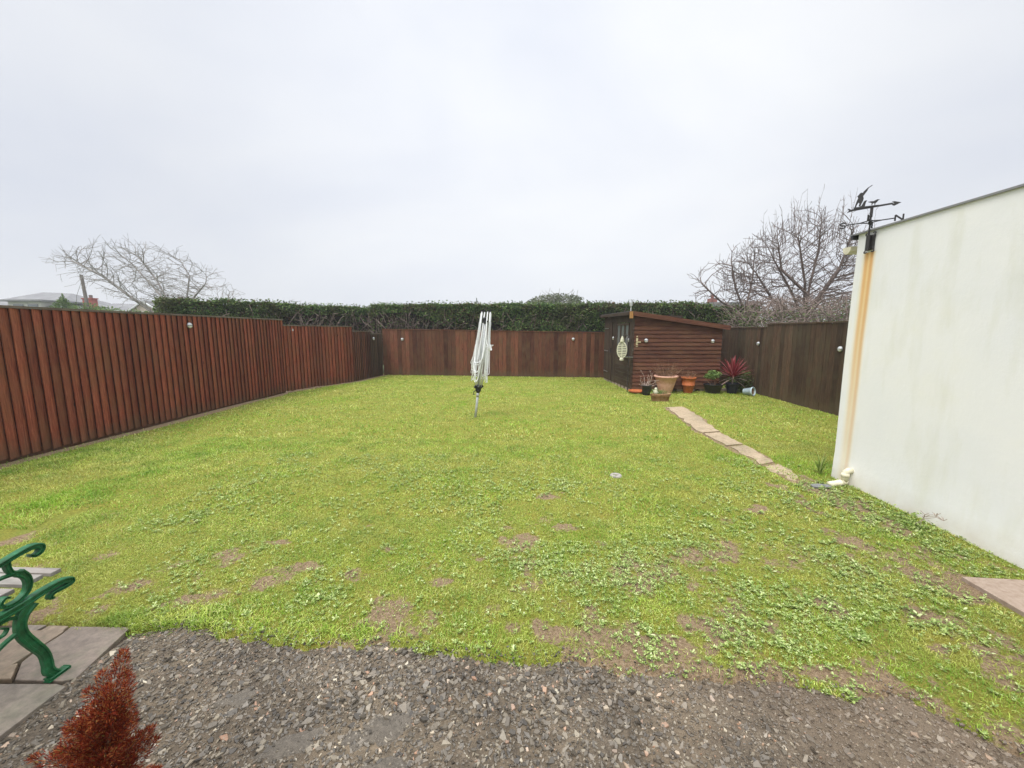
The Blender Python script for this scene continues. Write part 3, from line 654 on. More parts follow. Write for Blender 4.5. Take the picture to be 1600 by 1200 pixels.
# ------------------------------------------------------------------ solar lights
def make_solar():
    o = empty('solar_light', (0, 0, 0), 'x', 'solar light', 'round solar lights fixed along the fences and shed')
    M = Matrix.Rotation(PI / 2, 3, 'X')        # dome axis +z -> -y (faces -y)
    a = MB(); a.lathe([(.001, .0), (.058, .0), (.058, .012), (.052, .018)], n=20, M=M, cap=False); a.build('mount_ring', M_steel, o, True)
    lens = MB(); prof = [(.052 * math.cos(t), .012 + .032 * math.sin(t)) for t in np.linspace(0, PI / 2 * .98, 6)]
    n = 12
    def half(up, mbx):
        vs = []; 
        for r, z in prof:
            for k in range(n + 1):
                t = (PI * k / n) * (1 if up else -1) + (.12 if up else -.12) * (1 if k == 0 else (-1 if k == n else 0))
                vs.append((r * math.cos(t), -z, r * math.sin(t)))
        fs = [(i * (n + 1) + k, i * (n + 1) + k + 1, (i + 1) * (n + 1) + k + 1, (i + 1) * (n + 1) + k) for i in range(len(prof) - 1) for k in range(n)]
        mbx.add(vs, fs)
    half(False, lens); lens.build('lens', M_lens, o, True)
    c = MB(); half(True, c); c.build('solar_cell', M_steelp, o, True)
    b = MB(); b.box((-.054, -.046, -.004), (.054, -.012, .004)); b.build('band', M_black, o)
    return o
M_steelp = mat('pale solar cell', col=(.55, .57, .58), rough=.3)
proto = make_solar()
def copy_tree(o, parent=None):
    c = o.copy(); C.objects.link(c)
    if parent: c.parent = parent
    for ch in [x for x in o.children]: copy_tree(ch, c)
    return c
RX = -PI / 2
SOL = [((-6.765, 7.62, 1.82), PI / 2, 'round solar light nearest the camera on the tall red fence'),
       ((-6.725, 10.95, 1.745), PI / 2 - .25, 'solar light just past the first step of the left fence'),
       ((-6.10, 12.80, 1.66), PI / 2 - .4, 'solar light at the far end of the second lower section of the left fence'),
       ((-5.73, 14.35, 1.44), PI / 2 - .1, 'solar light on the dark short fence section by the far left corner'),
       ((-4.86, 15.02, 1.40), 0, 'solar light at the left end of the far fence'),
       ((1.67, 14.62, 1.42), 0, 'solar light on the far fence between clothes airer and shed'),
       ((2.79, 12.93, 1.485), -PI / 2 , 'solar light on the shed front left of the window'),
       ((2.87, 11.24, 1.46), -PI / 2, 'solar light on the shed front by the corner stake'),
       ((3.3, 11.125, 1.45), 0, 'solar light on the shed side next to the brass door latch'),
       ((5.20, 11.29, 1.43), 0, 'solar light at the right end of the shed side wall'),
       ((6.30, 10.99, 1.37), -PI / 2, 'solar light on the dark fence above the red sword-leaved plant'),
       ((6.30, 8.16, 1.35), -PI / 2, 'solar light on the dark right fence closest to the white garage')]
for i, (p, rz, lab) in enumerate(SOL):
    o = proto if i == 0 else copy_tree(proto)
    o.location = p; o.rotation_euler = (0, 0, rz); o['label'] = lab

# ------------------------------------------------------------------ white garage
GA = empty('garage', (0, 0, 0), 'white rendered flat-roofed garage with rust stains on the right', 'building')
mb = MB()
# wall shell with a slightly irregular vertical corner
xs = 3.6; ztop = 2.75
corner = [(3.61, 4.57, -.1), (3.605, 4.575, .6), (3.615, 4.585, 1.4), (3.63, 4.59, 2.1), (3.63, 4.59, ztop)]
ny, nz2 = 24, 14; V = []; F = []
for j in range(nz2 + 1):
    z = -.1 + (ztop + .1) * j / nz2
    cy_ = np.interp(z, [c[2] for c in corner], [c[1] for c in corner])
    for i in range(ny + 1):
        y = -1.5 + (cy_ + 1.5) * i / ny; bow = -.05 * max(0, (.35 - z)) if z < .35 else 0
        V.append((xs + .006 * math.sin(y * 2.1 + z * 1.3) + bow, y, z))
F = [(j * (ny + 1) + i, j * (ny + 1) + i + 1, (j + 1) * (ny + 1) + i + 1, (j + 1) * (ny + 1) + i) for j in range(nz2) for i in range(ny)]
F = [f[::-1] for f in F]
mb.add(V, F)
e_ = [(j * (ny + 1) + ny) for j in range(nz2 + 1)]
mb.add([V[i] for i in e_] + [(8.2, V[i][1], V[i][2]) for i in e_], [(j, j + 1, nz2 + 2 + j, nz2 + 1 + j) for j in range(nz2)])
mb.add([(8.2, -1.5, -.1), (8.2, 4.6, -.1), (8.2, 4.6, ztop), (8.2, -1.5, ztop), (3.6, -1.5, -.1), (3.6, -1.5, ztop)], [(0, 1, 2, 3), (0, 3, 5, 4)])
mb.build('wall', M_render, GA, True)
mb = MB(); mb.box((3.592, -1.6, ztop + .003), (8.3, 4.70, ztop + .016)); mb.build('roof', M_felt, GA)
mb = MB(); mb.box((3.578, -1.6, ztop - .006), (3.590, 4.68, ztop + .012)); mb.build('roof_edge_trim', mat('grey lead trim', col=(.22, .22, .22), rough=.6), GA)
mb = MB()    # gutter along the rear edge, its end pokes out past the corner
prof = [(-.055, .0), (-.05, -.045), (-.02, -.075), (.02, -.075), (.05, -.045), (.055, 0), (.045, 0), (.04, -.04), (.015, -.062), (-.015, -.062), (-.04, -.04), (-.045, 0)]
mb.prism(prof, lambda u, v, t: (t, 4.72 + u, 2.64 + v), 3.60, 8.1)
mb.prism([(-.055, 0), (-.05, -.045), (-.02, -.075), (.02, -.075), (.05, -.045), (.055, 0)], lambda u, v, t: (t, 4.72 + u, 2.64 + v), 3.59, 3.60)
mb.build('gutter', M_pvc, GA)
mb = MB(); mb.box((3.56, 4.61, 2.70), (8.1, 4.64, 2.745)); mb.build('fascia', M_black, GA)
mb = MB(); mb.tube([(3.60, 4.31, .17), (3.555, 4.31, .17), (3.535, 4.31, .155), (3.53, 4.31, .12), (3.53, 4.31, .05)], [.032, .032, .033, .033, .033], 14)
mb.tube([(3.535, 4.31, .06), (3.53, 4.31, .035), (3.47, 4.30, .03), (3.33, 4.26, .03)], .033, 14); mb.tube([(3.53, 4.31, .14), (3.53, 4.31, .10)], .038, 14); mb.tube([(3.49, 4.302, .031), (3.45, 4.295, .03)], .038, 14)
mb.build('drain_pipe', M_pvc, GA, True)
mb = MB(); mb.prism([(-.11, -.04), (-.03, -.055), (.09, -.04), (.1, .03), (.0, .05), (-.09, .03)], lambda u, v, t: (3.22 + u, 4.235 + v, t), .0, .028)
tag(mb.build('slate_piece', M_slate, bevel=.003), 'small dark slate lying under the cream drain pipe outlet', 'slate')

# ------------------------------------------------------------------ weathervane
VP = Vector((3.475, 4.30, 0))
WV_ = empty('weathervane', (3.562, 4.41, 2.55), 'black iron weathervane with shooting man, dog and bird on the garage corner', 'weathervane')
def V3(x, y, z): return (x, y, z)
d1 = Vector((.72, -.70, 0)).normalized(); d2 = Vector((.70, .72, 0)).normalized()
mb = MB()
mb.box((.020, -.045, -.0), (.036, .045, .15)); mb.tube([(.0, 0, -.005), (.0, 0, .15)], .019, 10)
for z in (.02, .13): mb.bar((0, 0, z), (.025, 0, z), .02, .012)
for sy in (-1, 1):
    for z in (-.005, .155):
        sg = -1 if z < .05 else 1
        pts = [(.02, sy * .04, z - sg * .04)] + [(.02, sy * (.046 + .014 * math.sin(a)), z + sg * .010 * (1 - math.cos(a))) for a in np.linspace(.3, 4.6, 9)]
        mb.tube(pts, .006, 6)
mb.build('bracket', M_blackiron, WV_)
mb = MB(); mb.tube([(0, 0, .1), (0, 0, .43)], .008, 8); mb.tube([(0, 0, .33), (0, 0, .425)], .013, 8); mb.tube([(0, 0, .26), (0, 0, .285)], .017, 8); mb.build('pole', M_blackiron, WV_)
def scroll_arm(d, L1, z=.285):
    m = MB(); 
    for sg in (-1, 1):
        n_ = Vector((-d.y, d.x, 0)); pts = [d * (L1 * t) + n_ * (.012 * sg * max(0, 1 - t * 2.5)) + Vector((0, 0, z + sg * .012 * max(0, 1 - t * 2.2))) for t in np.linspace(.02, 1, 8)]
        m.tube(pts, .0055, 6)
    return m
def letter(ch, c, d, s, name):
    m = MB(); st = {'N': [[(-.5, -.5), (-.5, .5)], [(-.5, .5), (.5, -.5)], [(.5, -.5), (.5, .5)]],
        'S': [[(.42, .32), (.2, .5), (-.2, .5), (-.42, .3), (-.3, .06), (.3, -.06), (.42, -.3), (.2, -.5), (-.2, -.5), (-.42, -.32)]],
        'E': [[(-.35, -.5), (-.35, .5)], [(-.35, .5), (.35, .5)], [(-.35, 0), (.25, 0)], [(-.35, -.5), (.35, -.5)]],
        'W': [[(-.6, .5), (-.3, -.5)], [(-.3, -.5), (0, .3)], [(0, .3), (.3, -.5)], [(.3, -.5), (.6, .5)]]}[ch]
    for pl in st:
        for a, b_ in zip(pl[:-1], pl[1:]):
            m.tube([c + d * (a[0] * s) + Vector((0, 0, a[1] * s)), c + d * (b_[0] * s) + Vector((0, 0, b_[1] * s))], .0075, 6)
    o = m.build(name, M_blackiron, WV_)
scroll_arm(d1, .19).build('compass_arm', M_blackiron, WV_); scroll_arm(-d1, .195).build('compass_arm', M_blackiron, WV_)
scroll_arm(d2, .17).build('compass_arm', M_blackiron, WV_); scroll_arm(-d2, .17).build('compass_arm', M_blackiron, WV_)
letter('N', d1 * .215 + Vector((0, 0, .285)), d1, .058, 'letter_n'); letter('S', -d1 * .222 + Vector((0, 0, .285)), d1, .055, 'letter_s')
letter('W', -d2 * .195 + Vector((0, 0, .285)), d2, .05, 'letter_w'); letter('E', d2 * .195 + Vector((0, 0, .285)), d2, .05, 'letter_e')
LA = .41; 
def vz(poly):
    out = []
    for x, y in poly:
        u = (x - 725) / 640 * LA; ly = 520 - (x - 415) * .195; out.append((u, (ly - y) / 640 * LA))
    return out
dn_ = Vector((-d1.y, d1.x, 0))
fz = lambda u, v, t: tuple(d1 * u + dn_ * t + Vector((0, 0, .43 + v)))
def plate(name, polys, th=.004):
    m = MB()
    for p in polys: m.prism(vz(p), fz, -th, th)
    m.build(name, M_blackiron, WV_)
plate('arrow', [[(470, 494), (960, 398), (985, 418), (470, 522)], [(415, 482), (440, 480), (465, 497), (490, 500), (490, 520), (455, 530), (412, 550), (440, 512)],
                [(955, 382), (990, 378), (1062, 395), (985, 445), (958, 432), (985, 408)], [(495, 462), (810, 425), (800, 452), (495, 508)]], .005)
plate('hunter_figure', [[(505, 466), (524, 466), (532, 425), (550, 385), (562, 400), (558, 445), (578, 445), (590, 400), (604, 360), (610, 320), (600, 282), (617, 255), (633, 222), (644, 205), (650, 178), (662, 158), (702, 124), (697, 119), (645, 160), (600, 215), (592, 236), (572, 230), (553, 246), (542, 270), (528, 285), (540, 318), (526, 360), (516, 410)]])
plate('dog_figure', [[(570, 452), (590, 440), (606, 400), (616, 368), (640, 352), (657, 360), (646, 372), (640, 400), (636, 440), (620, 445)]])
plate('bird_figure', [[(667, 380), (700, 370), (738, 368), (765, 350), (780, 341), (812, 345), (797, 352), (790, 362), (775, 385), (762, 398), (760, 430), (752, 430), (750, 402), (730, 400), (722, 430), (715, 430), (716, 402), (704, 392)]])

# ------------------------------------------------------------------ shed
A = (2.93, 11.13); B = (5.46, 11.31); Cc = (5.40, 14.1); D = (2.70, 14.0)
SH = empty('garden_shed', (0, 0, 0), 'brown timber shed with sloping roof in the far right corner', 'shed')
def lap_wall(name, p, q, z0, zt0, zt1, m, bw=.115, tilt=.026):
    """horizontal shiplap on the side right of p->q; roof height zt0 at p, zt1 at q"""
    P, Dd, Nn, Ln = frame2(p, q); mb = MB(); z = z0
    while z < max(zt0, zt1) - .004:
        z1 = z + bw + .004
        def tx(zz):                   # distance along where the roof line is above zz
            if abs(zt0 - zt1) < 1e-4: return Ln if zz <= zt0 else 0
            return max(0, min(Ln, Ln * (zt0 - zz) / (zt0 - zt1)))
        la, lb = tx(z), tx(z1)
        if la > .02:
            a, b_ = P, P + Dd * la; c, d = P + Dd * max(lb, .0), P
            zz1 = z1 if lb > 0 else zt0
            o0, o1 = Nn * tilt, Nn * .004
            vs = [(*(a + o0)[:2], z), (*(b_ + o0)[:2], z), (*(c + o1)[:2], zz1), (*(d + o1)[:2], zz1), (*(a + Nn * (tilt - .014))[:2], z), (*(b_ + Nn * (tilt - .014))[:2], z), (*(c - Nn * .012)[:2], zz1), (*(d - Nn * .012)[:2], zz1)]
            mb.add(vs, [(0, 1, 2, 3), (4, 7, 6, 5), (0, 4, 5, 1), (2, 6, 7, 3), (1, 5, 6, 2), (0, 3, 7, 4)])
        z += bw
    mb.bar((*(P - Nn * .02 + Dd * .03)[:2], z0 + .03), (*(P - Nn * .02 + Dd * (Ln - .03))[:2], z0 + .03), .03, .08)
    return mb.build(name, m, SH)
lap_wall('side_wall', A, B, .07, 2.19, 1.80, M_shed, .112)
lap_wall('rear_wall', Cc, D, .07, 1.80, 2.19, M_sheddark)
lap_wall('far_side_wall', B, Cc, .07, 1.79, 1.79, M_sheddark)
# front wall (facing the lawn, along D->A): vertical boarding with double door
P, Dd, Nn, Ln = frame2(D, A)
def fw(u, z, o): p = P + Dd * u + Nn * o; return (p.x, p.y, z)
def fbox(mb, u0, u1, z0, z1, o0, o1): mb.add([fw(u0, z0, o0), fw(u1, z0, o0), fw(u1, z0, o1), fw(u0, z0, o1), fw(u0, z1, o0), fw(u1, z1, o0), fw(u1, z1, o1), fw(u0, z1, o1)], [(0, 1, 2, 3), (4, 7, 6, 5), (0, 4, 5, 1), (1, 5, 6, 2), (2, 6, 7, 3), (3, 7, 4, 0)])
mb = MB()
k = 12
for i in range(k): fbox(mb, i * .11 + .0, i * .11 + .104, .07, 2.17, -.015, .004)
for i in range(9): fbox(mb, 1.34, Ln - .02, 1.97 + 0 * i, 2.17, -.015, .003) if i == 0 else None
for i in range(9): fbox(mb, 1.34, Ln - .02, .08 + i * .1, .175 + i * .1, -.015, .004 + .004 * (i % 2))
fbox(mb, 1.34, 1.44, .97, 1.97, -.015, .003); fbox(mb, 2.60, Ln - .02, .98, 1.97, -.015, .003)
mb.build('front_wall', M_sheddark, SH)
dr = MB(); fbox(dr, .30, .98, .1, 2.0, .010, .026)
for i in range(6): fbox(dr, .31 + i * .112, .31 + i * .112 + .104, .11, 1.98, .027, .033)
dro = dr.build('door', M_sheddark, SH)
for z in (.35, 1.05, 1.8):
    h = MB(); h.add([fw(.18, z - .02, .034), fw(.62, z - .012, .036), fw(.62, z + .012, .036), fw(.18, z + .02, .034), fw(.18, z - .02, .042), fw(.62, z - .012, .042), fw(.62, z + .012, .042), fw(.18, z + .02, .042)], [(3, 2, 1, 0), (4, 5, 6, 7), (0, 1, 5, 4), (1, 2, 6, 5), (2, 3, 7, 6), (3, 0, 4, 7)]); h.build('hinge', M_steel, dro)
h = MB(); fbox(h, .90, .94, 1.0, 1.16, .034, .055); h.build('handle', M_blackiron, dro)
for i in range(3):                    # three-light window
    u0 = 1.46 + i * .385; fr = MB()
    fbox(fr, u0, u0 + .05, .98, 1.95, -.01, .022); fbox(fr, u0 + .32, u0 + .37, .98, 1.95, -.01, .022); fbox(fr, u0 + .051, u0 + .319, 1.88, 1.95, -.01, .022); fbox(fr, u0 + .051, u0 + .319, .98, 1.03, -.01, .022)
    fo = fr.build('window', M_sheddark, SH); gl = MB(); fbox(gl, u0 + .051, u0 + .319, 1.031, 1.879, .0, .006); gl.build('pane', M_glass, fo)
# corner trims
mb = MB(); fbox(mb, Ln - .02, Ln + .03, .07, 2.12, -.03, .03); mb.build('corner_trim', M_sheddark, SH)
# latch (pale brass plate with lever) on the side wall
P, Dd, Nn, Ln2 = frame2(A, B)
mb = MB(); fbox(mb, .09, .145, 1.28, 1.52, .012, .022); fbox(mb, .10, .135, 1.52, 1.58, .012, .022); fbox(mb, .145, .22, 1.395, 1.425, .022, .04); fbox(mb, .105, .13, 1.385, 1.435, .022, .035)
mb.build('latch', M_brass, SH)
# roof
mb = MB()
ov = .10; rc = [(2.55, 10.99, 2.225), (6.05, 11.22, 1.80), (6.0, 14.3, 1.80), (2.32, 14.2, 2.25)]
rc = [(2.82, 11.03, 2.235), (5.61, 11.23, 1.83), (5.57, 14.25, 1.83), (2.58, 14.12, 2.25)]
mb.add(rc + [(x, y, z + .03) for x, y, z in rc], [(3, 2, 1, 0), (4, 5, 6, 7), (0, 1, 5, 4), (1, 2, 6, 5), (2, 3, 7, 6), (3, 0, 4, 7)]); mb.build('roof', M_felt, SH)
mb = MB(); mb.bar((2.90, 11.005, 2.195), (5.63, 11.212, 1.80), .022, .12); mb.build('barge_board', M_shed, SH)
mb = MB(); mb.bar((2.80, 11.06, 2.20), (2.57, 14.10, 2.225), .022, .09); mb.build('fascia', M_sheddark, SH)
mb = MB(); mb.box((2.80, 11.0, 2.06), (2.885, 11.06, 2.25)); mb.build('rafter_end', M_shednew, SH)
for i in range(9):
    P, Dd, Nn, Ln = frame2(D, A); mb = MB(); u = .05 + i * .33; fbox(mb, u, u + .2, -.03, .068, -.10, -.004); mb.build('base_brick', M_brick, SH)
for i in range(9):
    P, Dd, Nn, Ln = frame2(A, B); mb = MB(); u = .02 + i * .33; fbox(mb, u, u + .2, -.03, .068, -.10, -.004); mb.build('base_brick', M_brick, SH)

# weather station on roof
WS = empty('weather_sensor', (2.84, 11.1, 2.26), 'small white weather sensor on a post above the shed roof corner', 'weather sensor')
mb = MB(); mb.tube([(0, 0, -.12), (0, 0, .17)], .012, 8); mb.build('pole', M_white, WS)
mb = MB()
for i in range(5): mb.lathe([(.02, .15 + i * .018), (.045, .152 + i * .018), (.045, .158 + i * .018), (.02, .162 + i * .018)], n=14)
mb.tube([(0, 0, .14), (0, 0, .25)], .028, 10); mb.build('sensor_body', M_white, WS)
mb = MB(); mb.tube([(0, 0, .25), (0, 0, .30)], .008, 6)
for k in range(3):
    a = k * 2.09 + .3; c = Vector((math.cos(a) * .07, math.sin(a) * .07, .30)); mb.tube([(0, 0, .30), c], .004, 5)
    mb.lathe([(.024 * math.cos(t), .024 * math.sin(t)) for t in np.linspace(0, PI / 2 * .95, 5)], ctr=c, n=10)
mb.build('wind_cups', M_alu, WS)

# crook with hanging fish-shaped lantern and shelf arm
CK = empty('garden_stake', (2.81, 11.03, 0), 'thin black iron stake standing at the shed corner', 'stake')
mb = MB(); mb.tube([(0, 0, -.05), (0, 0, 1.50), (-.01, .03, 1.58), (-.03, .10, 1.60), (-.05, .16, 1.57), (-.055, .2, 1.52)], .011, 8); mb.build('shaft', M_blackiron, CK)
mb = MB(); mb.lathe([(.001, .97), (.05, .965), (.12, .985), (.125, .995), (.05, .978), (.001, .98)], n=18); mb.build('dish', M_steel, CK)
LANT = 1.22
LN = empty('hanging_lantern', (2.72, 11.45, 1.17), 'oval cream slatted metal lantern hanging in front of the shed window', 'lantern')
mb = MB(); ring = [(.13 * math.sin(t) * .707 , -.13 * math.sin(t) * .707, .19 * math.cos(t)) for t in np.linspace(0, 2 * PI, 29)]
mb.tube(ring, .012, 6, cap=False)
for z in np.linspace(-.14, .14, 8):
    w = .13 * math.sqrt(1 - (z / .19) ** 2) * .707; mb.bar((-w, w, z), (w, -w, z), .02, .021)
mb.bar((0, 0, -.18), (0, 0, .18), .02, .02, up=(1, 0, 0)); mb.build('grille', M_cream, LN)
mb = MB(); mb.lathe([(.02, -.25), (.05, -.245), (.05, -.21), (.03, -.19)], n=14); mb.lathe([(.03, .18), (.05, .20), (.04, .26), (.02, .31), (.012, .33)], n=14); mb.build('cap', M_cream, LN)
mb = MB(); mb.tube([(0, 0, .32), (.03, -.08, .37), (.04, -.25, .37)], .005, 6); mb.build('hook', M_blackiron, LN)
LN.scale = (LANT, LANT, LANT)

# ------------------------------------------------------------------ pots and plants
def pot(mb, r0, r1, h, rim=.012, n=28, sx=1, sy=1, rimh=.04):
    mb.lathe([(.0005, .0), (r0 * .96, .0), (r0, .01), (r0 + (r1 - r0) * .55, h * .5), (r1, h - rimh), (r1 + rim, h - rimh + .004), (r1 + rim * 1.3, h - .006), (r1 + rim * .8, h), (r1 - .012, h), (r1 - .02, h - .05), (r0, .06), (.001, .05)], n=n, sx=sx, sy=sy)
def soil(r, z, parent, sx=1, sy=1):
    mb = MB(); mb.lathe([(.001, z + .01), (r * .6, z + .008), (r, z)], n=20, sx=sx, sy=sy); mb.build('soil', M_soil, parent, True)
def twigs(n, r, h, spread, seed, z0, rad=.003, sub=3, curl=.3):
    g = np.random.default_rng(seed); P0 = []; P1 = []; R0 = []; R1 = []
    for i in range(n):
        a = g.random() * 6.28; rr = r * math.sqrt(g.random()); p = np.array([rr * math.cos(a), rr * math.sin(a), z0])
        d = np.array([math.cos(a) * spread * g.random() * 1.3, math.sin(a) * spread * g.random() * 1.3, 1.]); d /= np.linalg.norm(d); hh = h * g.uniform(.5, 1.05); m = 5
        for j in range(m):
            d = d + g.normal(0, curl * .35, 3); d[2] = max(d[2], .1); d /= np.linalg.norm(d); q = p + d * hh / m
            P0.append(p); P1.append(q); R0.append(rad * (1 - j / m * .7)); R1.append(rad * (1 - (j + 1) / m * .7))
            for s_ in range(sub if j else 0):
                e2 = d + g.normal(0, .7, 3); e2 /= np.linalg.norm(e2); P0.append(q); P1.append(q + e2 * hh * .14 * g.uniform(.4, 1)); R0.append(rad * .5); R1.append(rad * .3)
            p = q
    return segs(P0, P1, R0, R1, 3)
def leaves(pts, size, seed, asp=.5, updown=.5):
    """leaf-sized diamond faces at pts"""
    g = np.random.default_rng(seed); n = len(pts); d = g.normal(0, 1, (n, 3)); d[:, 2] = d[:, 2] * updown + .2; d /= np.linalg.norm(d, axis=1, keepdims=True)
    s = np.cross(d, g.normal(0, 1, (n, 3))); s /= np.linalg.norm(s, axis=1, keepdims=True); l = size * g.uniform(.6, 1.3, (n, 1))
    nn = np.cross(d, s); V = np.stack([pts - d * l * .5, pts + s * l * asp * .5 + nn * l * .08, pts + d * l * .5, pts - s * l * asp * .5 + nn * l * .08], 1).reshape(-1, 3)
    return V, np.arange(n * 4).reshape(-1, 4)

# pink tub
t = empty('terracotta_pot', (3.84, 10.95, 0), 'large pink terracotta tub with dry twiggy plant against the shed', 'plant pot')
mb = MB(); pot(mb, .17, .29, .49, .025, rimh=.055)
for k in range(8): pass
mb.build('tub', M_terra, t, True); soil(.28, .43, t)
p_ = empty('dry_shrub', (3.84, 10.95, .43), 'straw brown leafless shrub growing in the large pink tub', 'shrub')
v, f = twigs(90, .22, .42, .9, 3, 0, .0035, 3); npmesh('stems', v, f, M_twig, p_)
v, f = twigs(26, .2, .55, 1.5, 13, 0, .003, 3); npmesh('side_stems', v, f, M_twig, p_)
# orange pot
t = empty('clay_pot', (4.49, 11.02, 0), 'orange clay pot with a band, second from the left by the shed wall', 'plant pot')
mb = MB(); mb.lathe([(.001, 0), (.115, 0), (.12, .01), (.155, .20), (.17, .21), (.172, .23), (.16, .235), (.185, .40), (.20, .405), (.20, .44), (.18, .44), (.17, .38), (.12, .06), (.001, .05)], n=26); mb.build('pot', M_orange, t, True); soil(.17, .38, t)
p_ = empty('dry_sprigs', (4.49, 11.02, .38), 'short orange-brown dry sprigs in the orange clay pot', 'plant')
v, f = twigs(60, .14, .24, .7, 5, 0, .003, 2); npmesh('stems', v, f, M_twig, p_)
# black pot with bare plant
t = empty('black_pot', (3.2, 10.55, 0), 'small black plastic pot in front of the shed corner', 'plant pot')
mb = MB(); pot(mb, .10, .135, .27, .008, rimh=.025); mb.build('pot', M_black, t, True); soil(.125, .23, t)
p_ = empty('withered_plant', (3.2, 10.55, .23), 'pale withered branching plant in the small black pot', 'plant')
v, f = twigs(9, .05, .48, .9, 8, 0, .008, 3, .7); npmesh('stems', v, f, M_drytw, p_)
v, f = twigs(20, .08, .18, 1.5, 9, 0, .006, 2, 1.2); npmesh('dead_leaves', v, f, M_drytw, p_)
# trough
t = empty('clay_trough', (3.26, 9.62, 0), 'low weathered oval clay trough standing nearest on the grass', 'planter')
mb = MB(); mb.lathe([(.001, 0), (.20, 0), (.205, .01), (.225, .12), (.24, .125), (.245, .15), (.245, .165), (.25, .17), (.25, .195), (.235, .195), (.215, .16), (.19, .05), (.001, .05)], n=36, sy=.5); mb.build('trough', M_oldclay, t, True); soil(.225, .16, t, 1, .5)
p_ = empty('trough_plant', (3.17, 9.62, .16), 'yellow-green succulent clump growing in the low clay trough', 'plant')
g2 = np.random.default_rng(4); pts = g2.normal(0, 1, (260, 3)) * (.07, .035, .035) + (0, 0, .05); pts[:80] += (.16, 0, -.02)
v, f = leaves(pts, .05, 3, .45); npmesh('leaves', v, f, M_green, p_)
fg = MB(); fg.lathe([(.001, 0), (.03, .0), (.045, .03), (.05, .06), (.038, .10), (.03, .12), (.036, .14), (.03, .165), (.001, .175)], n=14, sx=1.0, sy=.8)
fg.tube([(-.035, 0, .05), (-.065, -.02, .07), (-.07, -.03, .10)], .011, 7); fg.tube([(.035, 0, .05), (.06, -.03, .06)], .012, 7); fg.lathe([(.001, .012), (.011, .0), (.001, -.012)], ctr=(-.02, -.01, .172), n=8); fg.lathe([(.001, .012), (.011, .0), (.001, -.012)], ctr=(.02, -.01, .172), n=8)
o = fg.build('garden_ornament', M_cream, None, True); o.location = (3.14, 9.60, .165); tag(o, 'small pale stone frog ornament sitting in the clay trough', 'ornament')
# clay dish under
mb = MB(); mb.lathe([(.001, .0), (.20, .0), (.21, .01), (.235, .05), (.225, .055), (.20, .02), (.001, .02)], n=26)
o = mb.build('clay_saucer', M_orange, None, True); o.location = (3.03, 10.86, .03); tag(o, 'flat orange clay saucer on the ground at the shed corner', 'saucer')
# green shrub in dark bowl
t = empty('dark_bowl_pot', (5.14, 10.95, 0), 'wide dark bowl pot holding the leafy green shrub', 'plant pot')
mb = MB(); pot(mb, .17, .24, .26, .01, rimh=.03); mb.build('bowl', M_black, t, True); soil(.22, .21, t)
p_ = empty('leafy_shrub', (5.12, 10.93, .21), 'small bright green leafy shrub beside the red sword-leaved plant', 'shrub')
v, f = twigs(10, .08, .3, .8, 18, 0, .008, 2, .7); npmesh('stems', v, f, M_twig, p_)
g2 = np.random.default_rng(8); pts = g2.normal(0, 1, (900, 3)); pts /= np.linalg.norm(pts, axis=1, keepdims=True); pts *= g2.uniform(.55, 1.05, (900, 1)) * (.20, .17, .13)
pts[:, 0] += .04 * np.sin(pts[:, 2] * 30); pts += (-.01, 0, .30); pts = pts[(fbm(pts[:, 0], pts[:, 2], 14, 5, 2) > .42)]
v, f = leaves(pts, .055, 5, .6); npmesh('leaves', v, f, M_green, p_)
# cordyline
t = empty('dark_pot', (5.66, 10.95, 0), 'dark navy pot under the red sword-leaved plant', 'plant pot')
mb = MB(); pot(mb, .12, .165, .29, .01, rimh=.03); mb.build('pot', mat('navy plastic', col=(.012, .014, .03), rough=.4), t, True); soil(.15, .25, t)
p_ = empty('cordyline', (5.66, 10.95, .25), 'dark red spiky cordyline fanning out beside the shed', 'plant')
mb = MB(); mb.tube([(0, 0, 0), (.0, 0, .2)], [.02, .022], 8); mb.build('trunk', M_drytw, p_, True)
def sword(n, seed, L0, L1, elmin, elmax, w, z=.2, droop=.3):
    g = np.random.default_rng(seed); V = []; F = []
    for i in range(n):
        a = g.random() * 2 * PI; el = R(g.uniform(elmin, elmax)); Ln_ = g.uniform(L0, L1); side = np.array([-math.sin(a), math.cos(a), 0]); p = np.array([0, 0, z + g.uniform(-.03, .05)]); m = 6; b0 = len(V)
        for j in range(m + 1):
            tt = j / m; e2 = el - droop * tt ** 2; ww = w * (.5 + tt * 3 if tt < .2 else 1.1 * (1 - ((tt - .2) / .8) ** 2)) / 2 + .0008
            V += [p - side * ww, p + side * ww]; p = p + np.array([math.cos(a) * math.cos(e2), math.sin(a) * math.cos(e2), math.sin(e2)]) * Ln_ / m
            if j: k_ = b0 + 2 * j; F.append((k_ - 2, k_ - 1, k_ + 1, k_))
    return np.array(V), np.array(F)
v, f = sword(120, 2, .42, .66, 8, 88, .030); npmesh('leaves', v, f, M_cord, p_)
v, f = sword(9, 5, .42, .58, -32, 8, .03, droop=.5); npmesh('faded_leaves', v, f, M_cordpale, p_)
# tipped pot
t = empty('blue_pot', (5.93, 10.62, .105), 'pale blue pot tipped on its side at the foot of the dark fence', 'plant pot')
t.rotation_euler = (R(82), 0, R(35))
mb = MB(); mb.lathe([(.001, -.12), (.075, -.12), (.08, -.115), (.105, .09), (.118, .095), (.118, .13), (.105, .13), (.095, .08), (.07, -.10), (.001, -.10)], n=24); mb.build('pot', M_blue, t, True)
mb = MB(); mb.lathe([(.001, .105), (.05, .10), (.1, .095)], n=16); mb.build('soil', M_twig, t, True)
